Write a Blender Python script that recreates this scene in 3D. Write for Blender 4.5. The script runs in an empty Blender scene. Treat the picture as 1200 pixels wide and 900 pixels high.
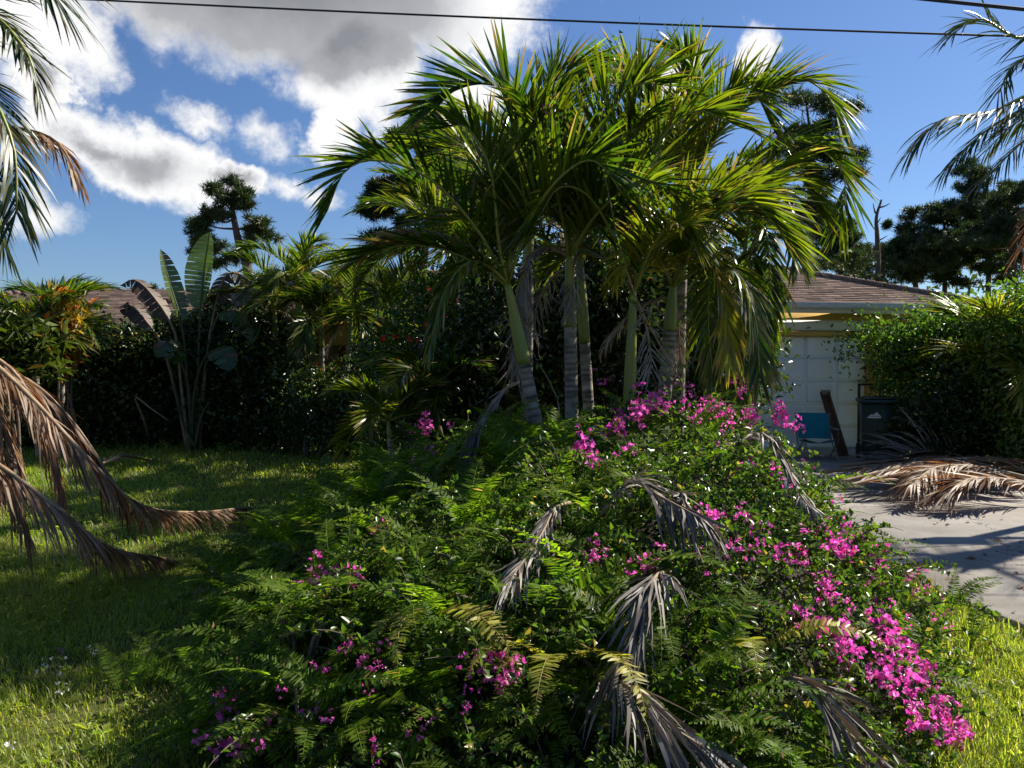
import bpy, math, random
import numpy as np
from mathutils import Vector, Matrix

R = math.radians
rng = np.random.default_rng(7)
random.seed(7)
scene = bpy.context.scene
COL = scene.collection

# ------------------------------------------------------------------ camera
FPX, HOR, CAMZ = 942.0, 427.0, 1.6          # focal length and horizon row in photo pixels (1200 x 900)
PITCH = math.atan((450 - HOR) / FPX)
cam_data = bpy.data.cameras.new('camera')
cam_data.sensor_width = 36.0
cam_data.lens = 36.0 * FPX / 1200.0
cam_data.clip_start = 0.05
cam_data.clip_end = 3000
cam = bpy.data.objects.new('camera', cam_data)
COL.objects.link(cam)
cam.location = (0, 0, CAMZ)
cam.rotation_euler = (R(90) - PITCH, 0, 0)
scene.camera = cam

# ------------------------------------------------------------------ light
SUN_AZ = 32.0        # degrees from +x (right) towards +y (away from the camera)
SUN_EL = 41.0
SKY_STRENGTH = 0.05
sd = bpy.data.lights.new('sun', 'SUN')
sd.energy = 5.0
sd.angle = R(0.55)
sd.color = (1.0, 0.925, 0.79)
sun = bpy.data.objects.new('sun', sd)
COL.objects.link(sun)
to_sun = Vector((math.cos(R(SUN_EL)) * math.cos(R(SUN_AZ)), math.cos(R(SUN_EL)) * math.sin(R(SUN_AZ)), math.sin(R(SUN_EL))))
sun.rotation_euler = to_sun.to_track_quat('Z', 'Y').to_euler()
sun.location = (20, 6, 20)

scene.view_settings.view_transform = 'Standard'
scene.view_settings.look = 'None'
scene.view_settings.exposure = 0.94
scene.view_settings.gamma = 1.0
scene.view_settings.use_curve_mapping = False
scene.render.engine = 'CYCLES'
scene.cycles.max_bounces = 5
scene.cycles.diffuse_bounces = 3
scene.cycles.glossy_bounces = 2
scene.cycles.transmission_bounces = 4
scene.cycles.transparent_max_bounces = 4
scene.cycles.use_denoising = True
scene.cycles.caustics_reflective = False
scene.cycles.caustics_refractive = False


# ------------------------------------------------------------------ node helpers
class NT:
    def __init__(self, tree):
        self.t = tree
        tree.nodes.clear()

    def n(self, kind, **kw):
        nd = self.t.nodes.new(kind)
        for k, v in kw.items():
            setattr(nd, k, v)
        return nd

    def put(self, sock, v):
        if v is None:
            return
        if hasattr(v, 'is_linked') or hasattr(v, 'links'):
            self.t.links.new(v, sock)
        else:
            sock.default_value = v

    def math(self, op, a, b=None, c=None, clamp=False):
        nd = self.n('ShaderNodeMath', operation=op, use_clamp=clamp)
        for i, v in enumerate((a, b, c)):
            self.put(nd.inputs[i], v)
        return nd.outputs[0]

    def mix(self, f, a, b, blend='MIX'):
        nd = self.n('ShaderNodeMix', data_type='RGBA', blend_type=blend)
        self.put(nd.inputs['Factor'], f)
        for s, v in ((nd.inputs[6], a), (nd.inputs[7], b)):
            if isinstance(v, (tuple, list)) and len(v) == 3:
                v = (*v, 1)
            self.put(s, v)
        return nd.outputs[2]

    def noise(self, vec, scale, detail=4, rough=0.55, dist=0.0, out=0):
        nd = self.n('ShaderNodeTexNoise')
        if vec is not None:
            self.t.links.new(vec, nd.inputs['Vector'])
        nd.inputs['Scale'].default_value = scale
        nd.inputs['Detail'].default_value = detail
        nd.inputs['Roughness'].default_value = rough
        nd.inputs['Distortion'].default_value = dist
        return nd.outputs[out]

    def ramp(self, f, stops, interp='LINEAR'):
        nd = self.n('ShaderNodeValToRGB')
        nd.color_ramp.interpolation = interp
        el = nd.color_ramp.elements
        while len(el) < len(stops):
            el.new(0.5)
        for e, (p, c) in zip(el, stops):
            e.position = p
            e.color = (*c, 1) if len(c) == 3 else c
        self.put(nd.inputs[0], f)
        return nd.outputs[0]

    def smooth(self, v, a, b):
        nd = self.n('ShaderNodeMapRange', interpolation_type='SMOOTHSTEP')
        self.put(nd.inputs[0], v)
        nd.inputs[1].default_value = a
        nd.inputs[2].default_value = b
        return nd.outputs[0]


# ------------------------------------------------------------------ sky with clouds
def make_world():
    w = bpy.data.worlds.new('World')
    scene.world = w
    w.use_nodes = True
    T = NT(w.node_tree)
    L = w.node_tree.links
    out = T.n('ShaderNodeOutputWorld')
    bg = T.n('ShaderNodeBackground')
    bg.inputs['Strength'].default_value = SKY_STRENGTH
    L.new(bg.outputs[0], out.inputs[0])
    sky = T.n('ShaderNodeTexSky', sky_type='NISHITA')
    sky.sun_disc = False
    sky.sun_elevation = R(SUN_EL)
    sky.sun_rotation = R(90 - SUN_AZ)
    sky.air_density = 1.1
    sky.dust_density = 0.35
    sky.ozone_density = 3.0
    tc = T.n('ShaderNodeTexCoord')
    d = tc.outputs['Generated']
    sep = T.n('ShaderNodeSeparateXYZ')
    L.new(d, sep.inputs[0])
    x, y, z = sep.outputs
    az = T.math('ARCTAN2', x, y)
    el = T.math('ARCSINE', z)
    warp = T.n('ShaderNodeTexNoise')
    L.new(d, warp.inputs['Vector'])
    warp.inputs['Scale'].default_value = 7.0
    warp.inputs['Detail'].default_value = 7
    warp.inputs['Roughness'].default_value = 0.62
    wsep = T.n('ShaderNodeSeparateXYZ')
    L.new(warp.outputs['Color'], wsep.inputs[0])
    azw = T.math('ADD', az, T.math('MULTIPLY', T.math('SUBTRACT', wsep.outputs[0], 0.5), 0.15))
    elw = T.math('ADD', el, T.math('MULTIPLY', T.math('SUBTRACT', wsep.outputs[1], 0.5), 0.12))

    def blob(px, py, rx, ry, rot=0.0):
        a0 = math.atan((px - 600) / FPX)
        e0 = math.atan((HOR - py) / FPX * math.cos(a0))
        ra, re = rx / FPX * math.cos(a0) ** 2, ry / FPX * math.cos(e0)
        dx = T.math('SUBTRACT', azw, a0)
        dy = T.math('SUBTRACT', elw, e0)
        c, s = math.cos(R(rot)), math.sin(R(rot))
        u = T.math('ADD', T.math('MULTIPLY', dx, c / ra), T.math('MULTIPLY', dy, s / ra))
        v = T.math('ADD', T.math('MULTIPLY', dx, -s / re), T.math('MULTIPLY', dy, c / re))
        r2 = T.math('ADD', T.math('MULTIPLY', u, u), T.math('MULTIPLY', v, v))
        return T.math('SUBTRACT', 1.0, T.math('SQRT', r2))
    big = [blob(300, -45, 370, 125, -3), blob(410, 95, 95, 75), blob(60, 45, 120, 60), blob(385, 160, 40, 40), blob(560, 15, 105, 55, 12)]
    mid = [blob(170, 185, 135, 46, -14), blob(265, 212, 52, 24, -10), blob(75, 105, 36, 24), blob(120, 165, 70, 34)]
    small = [blob(872, 65, 34, 38), blob(548, 118, 40, 30), blob(805, 95, 22, 45), ]
    wisps = [blob(308, 165, 44, 28), blob(45, 250, 66, 22), blob(330, 228, 50, 18), blob(365, 230, 40, 16), blob(235, 140, 44, 18, -25)]

    def mx(lst):
        o = lst[0]
        for b in lst[1:]:
            o = T.math('MAXIMUM', o, b)
        return o
    mthick = T.math('MAXIMUM', blob(320, -15, 330, 105), blob(400, 60, 110, 60))
    fine = T.noise(d, 17.0, 9, 0.62)
    fine = T.math('MULTIPLY', T.math('SUBTRACT', fine, 0.5), 0.85)
    mbig, mmid, msm = mx(big), mx(mid), T.math('MAXIMUM', mx(small), T.math('MULTIPLY', mx(wisps), 0.45))
    # cumulus continuing over the rest of the sky, outside the sector described by the blobs
    gen = T.math('SUBTRACT', T.math('MULTIPLY', T.noise(d, 2.6, 5, 0.55), 4.0), 2.7)
    front = T.smooth(y, 0.1, 0.55)
    gen = T.math('SUBTRACT', gen, T.math('MULTIPLY', front, 4.0))
    gen = T.math('SUBTRACT', gen, T.math('MULTIPLY', T.smooth(x, 0.2, 0.7), 3.0))
    allb = T.math('MAXIMUM', T.math('MAXIMUM', mbig, mmid), T.math('MAXIMUM', T.math('MULTIPLY', msm, 0.8), gen))
    dens = T.math('ADD', allb, fine)
    cover = T.smooth(dens, -0.02, 0.36)
    # thickness greys the deep parts of the large cloud, thin rims stay white
    thick = T.math('ADD', T.math('MAXIMUM', T.math('SUBTRACT', T.math('MULTIPLY', mthick, 0.9), 0.06), T.math('SUBTRACT', T.math('MULTIPLY', mmid, 0.9), 0.36)),
                   T.math('MULTIPLY', T.math('SUBTRACT', T.noise(d, 6.0, 7, 0.62), 0.5), 0.36))
    k = 1.0 / SKY_STRENGTH
    cloud = T.ramp(thick, [(0.0, (1.0, 1.0, 1.0)), (0.13, (0.84, 0.85, 0.87)), (0.34, (0.46, 0.47, 0.50)), (0.75, (0.28, 0.29, 0.32))])
    cl = T.n('ShaderNodeVectorMath', operation='SCALE')
    L.new(cloud, cl.inputs[0])
    cl.inputs['Scale'].default_value = k * 0.52
    up = T.smooth(z, 0.0, 0.06)
    cov = T.math('MULTIPLY', cover, up)
    deep = T.mix(1.0, sky.outputs[0], (0.72, 0.89, 1.17), 'MULTIPLY')
    final = T.mix(cov, deep, cl.outputs[0])
    L.new(final, bg.inputs['Color'])


make_world()

# ------------------------------------------------------------------ materials
MATS = {}


def new_mat(name):
    m = bpy.data.materials.new(name)
    m.use_nodes = True
    T = NT(m.node_tree)
    out = T.n('ShaderNodeOutputMaterial')
    MATS[name] = m
    return m, T, out


def leaf_mat(name, base, alt, dead, rough=0.42, trans=0.42, tcol=None, spec=0.5, tgain=1.6, vein=0.0, objvar=0.25):
    """leaf: tint.r brightness, tint.g share of the alt colour, tint.b share of the dead colour"""
    m, T, out = new_mat(name)
    L = m.node_tree.links
    at = T.n('ShaderNodeAttribute', attribute_name='tint')
    sp = T.n('ShaderNodeSeparateColor')
    L.new(at.outputs['Color'], sp.inputs[0])
    oi = T.n('ShaderNodeObjectInfo')
    g = T.math('ADD', sp.outputs[1], T.math('MULTIPLY', T.math('SUBTRACT', oi.outputs['Random'], 0.5), objvar), clamp=True)
    c = T.mix(g, base, alt)
    c = T.mix(sp.outputs[2], c, dead)
    geo = T.n('ShaderNodeNewGeometry')
    nz = T.noise(geo.outputs['Position'], 23.0, 3, 0.6)
    br = T.math('MULTIPLY', sp.outputs[0], T.math('ADD', 0.72, T.math('MULTIPLY', nz, 0.56)))
    sc = T.n('ShaderNodeVectorMath', operation='SCALE')
    L.new(c, sc.inputs[0])
    L.new(br, sc.inputs['Scale'])
    col = sc.outputs[0]
    p = T.n('ShaderNodeBsdfPrincipled')
    L.new(col, p.inputs['Base Color'])
    p.inputs['Roughness'].default_value = rough
    p.inputs['Specular IOR Level'].default_value = spec
    if trans > 0:
        tr = T.n('ShaderNodeBsdfTranslucent')
        tm = T.n('ShaderNodeVectorMath', operation='MULTIPLY')
        L.new(col, tm.inputs[0])
        tc = tcol or (1.15, 1.25, 0.55)
        tm.inputs[1].default_value = tuple(v * tgain for v in tc)
        L.new(tm.outputs[0], tr.inputs['Color'])
        mx = T.n('ShaderNodeMixShader')
        mx.inputs[0].default_value = trans
        L.new(p.outputs[0], mx.inputs[1])
        L.new(tr.outputs[0], mx.inputs[2])
        L.new(mx.outputs[0], out.inputs[0])
    else:
        L.new(p.outputs[0], out.inputs[0])
    return m


def solid_mat(name, base, alt=None, rough=0.7, scale=8.0, bump=0.0, bscale=60.0, metal=0.0, spec=0.4, tint=False, stretch=None, lo=0.35, hi=0.7):
    m, T, out = new_mat(name)
    L = m.node_tree.links
    tc = T.n('ShaderNodeTexCoord')
    vec = tc.outputs['Object']
    if stretch:
        mp = T.n('ShaderNodeMapping')
        mp.inputs['Scale'].default_value = stretch
        L.new(vec, mp.inputs[0])
        vec = mp.outputs[0]
    nz = T.noise(vec, scale, 7, 0.62)
    f = T.smooth(nz, lo, hi)
    c = T.mix(f, base, alt or tuple(v * 0.6 for v in base))
    if tint:
        at = T.n('ShaderNodeAttribute', attribute_name='tint')
        sp = T.n('ShaderNodeSeparateColor')
        L.new(at.outputs['Color'], sp.inputs[0])
        sc = T.n('ShaderNodeVectorMath', operation='SCALE')
        L.new(c, sc.inputs[0])
        L.new(sp.outputs[0], sc.inputs['Scale'])
        c = sc.outputs[0]
    p = T.n('ShaderNodeBsdfPrincipled')
    L.new(c, p.inputs['Base Color'])
    p.inputs['Roughness'].default_value = rough
    p.inputs['Metallic'].default_value = metal
    p.inputs['Specular IOR Level'].default_value = spec
    if bump:
        b = T.n('ShaderNodeBump')
        b.inputs['Strength'].default_value = bump
        b.inputs['Distance'].default_value = 0.02
        L.new(T.noise(vec, bscale, 6, 0.65), b.inputs['Height'])
        L.new(b.outputs[0], p.inputs['Normal'])
    L.new(p.outputs[0], out.inputs[0])
    return m


leaf_mat('palm_leaf', (0.028, 0.064, 0.005), (0.165, 0.178, 0.008), (0.20, 0.125, 0.050), rough=0.38, trans=0.40, tgain=2.2, spec=.4)
leaf_mat('coconut_leaf', (0.020, 0.040, 0.010), (0.055, 0.070, 0.012), (0.14, 0.09, 0.04), rough=0.40, trans=0.24, tgain=1.5, spec=.4)
leaf_mat('palm_yellow', (0.14, 0.19, 0.015), (0.36, 0.30, 0.015), (0.26, 0.15, 0.05), rough=0.38, trans=0.42)
leaf_mat('palm_dead', (0.22, 0.128, 0.070), (0.38, 0.29, 0.20), (0.11, 0.052, 0.028), rough=0.55, trans=0.36, tcol=(1.2, 0.85, 0.5), tgain=1.2)
leaf_mat('palm_grey', (0.135, 0.118, 0.108), (0.28, 0.25, 0.225), (0.085, 0.065, 0.052), rough=0.6, trans=0.12, tcol=(1.1, 0.9, 0.7), tgain=1.1)
leaf_mat('fern_leaf', (0.055, 0.110, 0.009), (0.17, 0.22, 0.014), (0.30, 0.20, 0.07), rough=0.55, trans=0.48, tgain=2.4, spec=.2)
leaf_mat('fern_yellow', (0.20, 0.24, 0.02), (0.36, 0.30, 0.045), (0.34, 0.20, 0.06), rough=0.45, trans=0.44, tgain=1.4)
leaf_mat('boug_leaf', (0.042, 0.090, 0.013), (0.13, 0.18, 0.02), (0.30, 0.22, 0.06), rough=0.33, trans=0.38, tgain=1.8, spec=0.4)
leaf_mat('bract', (0.58, 0.11, 0.40), (0.72, 0.32, 0.58), (0.55, 0.07, 0.20), rough=0.5, trans=0.48, tcol=(1.3, 0.55, 1.15), tgain=1.25, spec=0.3)
leaf_mat('shrub_leaf', (0.030, 0.062, 0.014), (0.085, 0.115, 0.018), (0.17, 0.10, 0.03), rough=0.32, trans=0.30, tgain=1.5, spec=0.55)
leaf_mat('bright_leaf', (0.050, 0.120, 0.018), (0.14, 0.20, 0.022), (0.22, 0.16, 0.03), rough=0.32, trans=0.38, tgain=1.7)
leaf_mat('croton_leaf', (0.12, 0.13, 0.02), (0.34, 0.24, 0.03), (0.42, 0.13, 0.02), rough=0.38, trans=0.40, tcol=(1.25, 1.0, 0.5))
leaf_mat('paddle_leaf', (0.035, 0.068, 0.016), (0.10, 0.14, 0.035), (0.12, 0.065, 0.035), rough=0.30, trans=0.25, spec=0.6)
leaf_mat('paddle_dry', (0.065, 0.036, 0.022), (0.11, 0.065, 0.04), (0.06, 0.035, 0.025), rough=0.6, trans=0.12, tcol=(1.2, 0.9, 0.6), tgain=1.0)
leaf_mat('pine_needle', (0.030, 0.058, 0.018), (0.075, 0.095, 0.022), (0.10, 0.07, 0.03), rough=0.5, trans=0.20, tgain=1.3)
leaf_mat('grass_blade', (0.115, 0.190, 0.016), (0.37, 0.37, 0.06), (0.33, 0.27, 0.11), rough=0.45, trans=0.46, tgain=1.9)
leaf_mat('red_petal', (0.55, 0.035, 0.02), (0.65, 0.10, 0.03), (0.5, 0.03, 0.03), rough=0.5, trans=0.4, tcol=(1.3, 0.5, 0.4), tgain=1.2)
leaf_mat('pale_petal', (0.75, 0.74, 0.66), (0.8, 0.78, 0.6), (0.6, 0.5, 0.3), rough=0.6, trans=0.3, tcol=(1, 1, .9), tgain=1.0)
solid_mat('palm_trunk', (0.36, 0.32, 0.26), (0.13, 0.105, 0.08), rough=0.85, scale=7, bump=0.5, bscale=50, tint=True, stretch=(1, 1, 2.2))
solid_mat('crownshaft', (0.20, 0.26, 0.055), (0.27, 0.26, 0.05), rough=0.38, scale=5, bump=0.08, bscale=30, tint=True, stretch=(1, 1, .35))
solid_mat('rachis_green', (0.20, 0.25, 0.05), (0.24, 0.21, 0.05), rough=0.4, scale=6)
solid_mat('rachis_dry', (0.33, 0.235, 0.145), (0.20, 0.13, 0.08), rough=0.7, scale=9)
solid_mat('fibre', (0.16, 0.10, 0.06), (0.08, 0.05, 0.03), rough=0.9, scale=30, bump=0.6, bscale=90, stretch=(3, 3, .5))
solid_mat('stem_brown', (0.16, 0.115, 0.075), (0.09, 0.065, 0.045), rough=0.85, scale=14, bump=0.3)
solid_mat('stem_green', (0.055, 0.075, 0.025), (0.07, 0.05, 0.025), rough=0.6, scale=10)
solid_mat('pine_bark', (0.13, 0.095, 0.07), (0.055, 0.042, 0.035), rough=0.95, scale=9, bump=0.9, bscale=20, stretch=(2, 2, .6))
solid_mat('soil', (0.018, 0.014, 0.010), (0.035, 0.027, 0.018), rough=0.98, scale=6, bump=0.6, bscale=40)
solid_mat('wall_paint', (0.62, 0.40, 0.115), (0.56, 0.36, 0.10), rough=0.85, scale=2.5, bump=0.25, bscale=160, spec=0.2)
solid_mat('white_paint', (0.74, 0.72, 0.68), (0.60, 0.58, 0.54), rough=0.55, scale=3.0, lo=0.45, hi=0.85)
solid_mat('door_paint', (0.88, 0.87, 0.86), (0.82, 0.81, 0.80), rough=0.5, scale=2.5, bump=0.22, bscale=22, stretch=(.6, 8, 9), lo=0.4, hi=0.9)
solid_mat('gutter_metal', (0.56, 0.55, 0.53), (0.36, 0.35, 0.33), rough=0.45, scale=5, stretch=(.5, 3, 3), lo=0.45, hi=0.8)
solid_mat('shingle', (0.27, 0.185, 0.145), (0.175, 0.115, 0.095), rough=0.95, scale=40, bump=0.5, bscale=160, tint=True, spec=0.15)
solid_mat('dark_void', (0.02, 0.018, 0.016), (0.03, 0.026, 0.022), rough=0.8)
solid_mat('glass_dark', (0.02, 0.025, 0.028), (0.03, 0.035, 0.04), rough=0.06, spec=0.8)
solid_mat('bin_plastic', (0.018, 0.040, 0.036), (0.028, 0.052, 0.046), rough=0.48, scale=6, bump=0.1, bscale=120)
solid_mat('bin_print', (0.72, 0.72, 0.72), (0.60, 0.60, 0.60), rough=0.6)
solid_mat('teal_fabric', (0.010, 0.23, 0.30), (0.012, 0.18, 0.24), rough=0.8, scale=12, bump=0.3, bscale=260)
solid_mat('grey_metal', (0.30, 0.30, 0.30), (0.18, 0.17, 0.16), rough=0.4, metal=0.8)
solid_mat('black_metal', (0.018, 0.018, 0.018), (0.03, 0.025, 0.022), rough=0.5)
solid_mat('board_wood', (0.145, 0.068, 0.038), (0.085, 0.040, 0.025), rough=0.7, scale=5, bump=0.3, bscale=30, stretch=(10, 10, .6))
solid_mat('grey_wood', (0.30, 0.26, 0.21), (0.20, 0.17, 0.14), rough=0.9, scale=6, bump=0.3, bscale=30, stretch=(10, 10, .6))
solid_mat('pot_plastic', (0.02, 0.02, 0.02), (0.035, 0.03, 0.027), rough=0.55)
solid_mat('cable', (0.02, 0.022, 0.035), (0.03, 0.03, 0.04), rough=0.6)


def concrete_mat():
    m, T, out = new_mat('concrete')
    L = m.node_tree.links
    geo = T.n('ShaderNodeNewGeometry')
    pos = geo.outputs['Position']
    a = T.noise(pos, 1.3, 6, 0.6)
    b = T.noise(pos, 9.0, 6, 0.7)
    c = T.noise(pos, 90.0, 4, 0.7)
    col = T.mix(T.smooth(a, 0.35, 0.68), (0.37, 0.345, 0.315), (0.27, 0.25, 0.225))
    col = T.mix(T.math('MULTIPLY', T.smooth(b, 0.5, 0.72), 0.55), col, (0.24, 0.21, 0.175))
    col = T.mix(T.math('MULTIPLY', T.smooth(c, 0.55, 0.7), 0.35), col, (0.44, 0.42, 0.38))
    vo = T.n('ShaderNodeTexVoronoi', feature='DISTANCE_TO_EDGE')
    wv = T.n('ShaderNodeVectorMath', operation='ADD')
    L.new(pos, wv.inputs[0])
    wn = T.n('ShaderNodeTexNoise')
    L.new(pos, wn.inputs['Vector'])
    wn.inputs['Scale'].default_value = 2.5
    wn.inputs['Detail'].default_value = 5
    L.new(wn.outputs['Color'], wv.inputs[1])
    L.new(wv.outputs[0], vo.inputs['Vector'])
    vo.inputs['Scale'].default_value = 0.42
    col = T.mix(T.math('MULTIPLY', T.math('SUBTRACT', 1.0, T.smooth(vo.outputs['Distance'], 0.001, 0.006)), 0.75), col, (0.07, 0.06, 0.05))
    tyre = T.noise(pos, 0.55, 3, 0.5)
    col = T.mix(T.math('MULTIPLY', T.smooth(tyre, 0.52, 0.64), 0.5), col, (0.17, 0.15, 0.13))
    p = T.n('ShaderNodeBsdfPrincipled')
    L.new(col, p.inputs['Base Color'])
    p.inputs['Roughness'].default_value = 0.9
    p.inputs['Specular IOR Level'].default_value = 0.25
    bm = T.n('ShaderNodeBump')
    bm.inputs['Strength'].default_value = 0.35
    bm.inputs['Distance'].default_value = 0.01
    L.new(T.math('ADD', b, T.math('MULTIPLY', c, 0.6)), bm.inputs['Height'])
    L.new(bm.outputs[0], p.inputs['Normal'])
    L.new(p.outputs[0], out.inputs[0])


def lawn_mat():
    m, T, out = new_mat('lawn_soil')
    L = m.node_tree.links
    geo = T.n('ShaderNodeNewGeometry')
    pos = geo.outputs['Position']
    a = T.noise(pos, 0.9, 5, 0.6)
    b = T.noise(pos, 14.0, 6, 0.7)
    col = T.mix(T.smooth(a, 0.35, 0.65), (0.060, 0.085, 0.018), (0.095, 0.095, 0.030))
    col = T.mix(T.math('MULTIPLY', T.smooth(b, 0.5, 0.75), 0.7), col, (0.10, 0.075, 0.045))
    p = T.n('ShaderNodeBsdfPrincipled')
    L.new(col, p.inputs['Base Color'])
    p.inputs['Roughness'].default_value = 0.97
    p.inputs['Specular IOR Level'].default_value = 0.1
    bm = T.n('ShaderNodeBump')
    bm.inputs['Strength'].default_value = 0.8
    bm.inputs['Distance'].default_value = 0.03
    L.new(b, bm.inputs['Height'])
    L.new(bm.outputs[0], p.inputs['Normal'])
    L.new(p.outputs[0], out.inputs[0])


concrete_mat()
lawn_mat()


# ------------------------------------------------------------------ mesh helpers
def nrm(a):
    return a / np.maximum(np.linalg.norm(a, axis=-1, keepdims=True), 1e-9)


class MB:
    """collects vertices, faces, tints and material slots, then links ONE mesh object"""
    def __init__(self):
        self.v, self.t, self.f, self.m, self.n = [], [], [], [], 0

    def add(self, v, faces, tint=(1, 0, 0), mat=0):
        v = np.asarray(v, float).reshape(-1, 3)
        t = np.asarray(tint, float)
        if t.ndim == 1:
            t = np.tile(t, (len(v), 1))
        self.v.append(v)
        self.t.append(t)
        if not isinstance(faces, (list, tuple)) or (len(faces) and np.ndim(faces[0]) == 1):
            faces = [faces]
        for f in faces:
            f = np.asarray(f, int)
            if f.size:
                self.f.append(f + self.n)
                self.m.append(np.full(len(f), mat, int))
        self.n += len(v)

    def box(self, lo, hi, mat=0, tint=(1, 0, 0)):
        x0, y0, z0 = lo
        x1, y1, z1 = hi
        v = [(x0, y0, z0), (x1, y0, z0), (x1, y1, z0), (x0, y1, z0), (x0, y0, z1), (x1, y0, z1), (x1, y1, z1), (x0, y1, z1)]
        f = [(0, 3, 2, 1), (4, 5, 6, 7), (0, 1, 5, 4), (1, 2, 6, 5), (2, 3, 7, 6), (3, 0, 4, 7)]
        self.add(v, [np.array(f)], tint, mat)

    def tube(self, pts, rad, sides=6, mat=0, tint=(1, 0, 0), cap=True):
        P = np.asarray(pts, float)
        n = len(P)
        rad = np.broadcast_to(np.asarray(rad, float), (n,))
        T_ = nrm(np.gradient(P, axis=0))
        ref = np.array([0.0, 0.0, 1.0]) if abs(T_[:, 2]).mean() < 0.75 else np.array([1.0, 0.0, 0.0])
        A = nrm(np.cross(T_, ref))
        B = np.cross(T_, A)
        an = np.linspace(0, 2 * math.pi, sides, endpoint=False)
        ring = A[:, None, :] * np.cos(an)[None, :, None] + B[:, None, :] * np.sin(an)[None, :, None]
        V = P[:, None, :] + ring * rad[:, None, None]
        i = np.arange(n - 1)[:, None] * sides
        j = np.arange(sides)[None, :]
        j2 = (j + 1) % sides
        f = np.stack([i + j, i + sides + j, i + sides + j2, i + j2], -1).reshape(-1, 4)
        tt = np.asarray(tint, float)
        if tt.ndim == 2:
            tt = np.repeat(tt, sides, axis=0)
        fs = [f]
        if cap:
            fs.append(np.array([list(range((n - 1) * sides + sides - 1, (n - 1) * sides - 1, -1))]))
            fs.append(np.array([list(range(sides))]))
        self.add(V.reshape(-1, 3), fs, tt, mat)

    def mesh(self, name, mats, origin=(0, 0, 0), smooth=False):
        me = bpy.data.meshes.new(name)
        V = np.concatenate(self.v) - np.asarray(origin, float)
        Tn = np.concatenate(self.t)
        me.vertices.add(len(V))
        me.vertices.foreach_set('co', V.ravel())
        counts = np.concatenate([np.full(len(f), f.shape[1]) for f in self.f])
        loops = np.concatenate([f.ravel() for f in self.f])
        me.loops.add(len(loops))
        me.loops.foreach_set('vertex_index', loops)
        me.polygons.add(len(counts))
        starts = np.concatenate([[0], np.cumsum(counts)[:-1]])
        me.polygons.foreach_set('loop_start', starts.astype(np.int32))
        me.polygons.foreach_set('material_index', np.concatenate(self.m).astype(np.int32))
        if smooth:
            me.polygons.foreach_set('use_smooth', np.ones(len(counts), bool))
        for mm in mats:
            me.materials.append(MATS[mm])
        at = me.attributes.new('tint', 'FLOAT_COLOR', 'POINT')
        at.data.foreach_set('color', np.concatenate([Tn, np.ones((len(Tn), 1))], 1).ravel())
        me.update(calc_edges=True)
        return me

    def obj(self, name, mats, parent=None, origin=None, smooth=False):
        if isinstance(mats, str):
            mats = [mats]
        if origin is None:
            origin = parent['_org'] if parent is not None and '_org' in parent else (0, 0, 0)
            origin = tuple(origin)
        me = self.mesh(name, mats, origin, smooth)
        o = bpy.data.objects.new(name, me)
        COL.objects.link(o)
        if parent is not None:
            o.parent = parent
        else:
            o.location = origin
        return o


def thing(name, label, cat, loc=(0, 0, 0), group=None, rz=0.0):
    o = bpy.data.objects.new(name, None)
    o.empty_display_size = 0.2
    COL.objects.link(o)
    o.location = loc
    o.rotation_euler = (0, 0, rz)
    o['_org'] = [float(v) for v in loc]
    o['label'] = label
    o['category'] = cat
    if group:
        o['group'] = group
    return o


def tag(o, label=None, cat=None, group=None, kind=None):
    for k, v in (('label', label), ('category', cat), ('group', group), ('kind', kind)):
        if v:
            o[k] = v
    return o


def put(name, me, parent=None, loc=(0, 0, 0), rot=(0, 0, 0), sc=1.0):
    o = bpy.data.objects.new(name, me)
    COL.objects.link(o)
    o.parent = parent
    o.location = loc
    o.rotation_euler = rot
    o.scale = (sc, sc, sc) if np.ndim(sc) == 0 else sc
    return o


_cf = np.array([0, math.cos(PITCH), -math.sin(PITCH)])
_cu = np.array([0, math.sin(PITCH), math.cos(PITCH)])


def ray(px, py):
    return _cf + (px - 600) / FPX * np.array([1.0, 0, 0]) + (450 - py) / FPX * _cu


def P(px, py, Y):
    """the point of the place at forward distance Y seen at a photo pixel"""
    r = ray(px, py)
    return np.array([0, 0, CAMZ]) + r * (Y / r[1])


def G(px, py):
    r = ray(px, py)
    return np.array([0, 0, CAMZ]) + r * (-CAMZ / r[2])


def catmull(pts, n):
    p = np.asarray(pts, float)
    p = np.vstack([2 * p[0] - p[1], p, 2 * p[-1] - p[-2]])
    k = len(p) - 3
    out = []
    for u in np.linspace(0, k - 1e-6, n):
        i = int(u)
        t = u - i
        a, b, c, d = p[i:i + 4]
        out.append(0.5 * (2 * b + (c - a) * t + (2 * a - 5 * b + 4 * c - d) * t * t + (3 * b - a - 3 * c + d) * t ** 3))
    return np.array(out)


def arc(base, az, el, L, droop, n=14, power=1.3, swing=0.0):
    s = np.linspace(0, 1, n)
    e = R(el) - R(droop) * s ** power
    a = R(az) + R(swing) * s
    d = np.stack([np.cos(e) * np.cos(a), np.cos(e) * np.sin(a), np.sin(e)], -1) * (L / (n - 1))
    return np.asarray(base, float) + np.vstack([[0, 0, 0], np.cumsum((d[:-1] + d[1:]) / 2, axis=0)])


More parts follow.
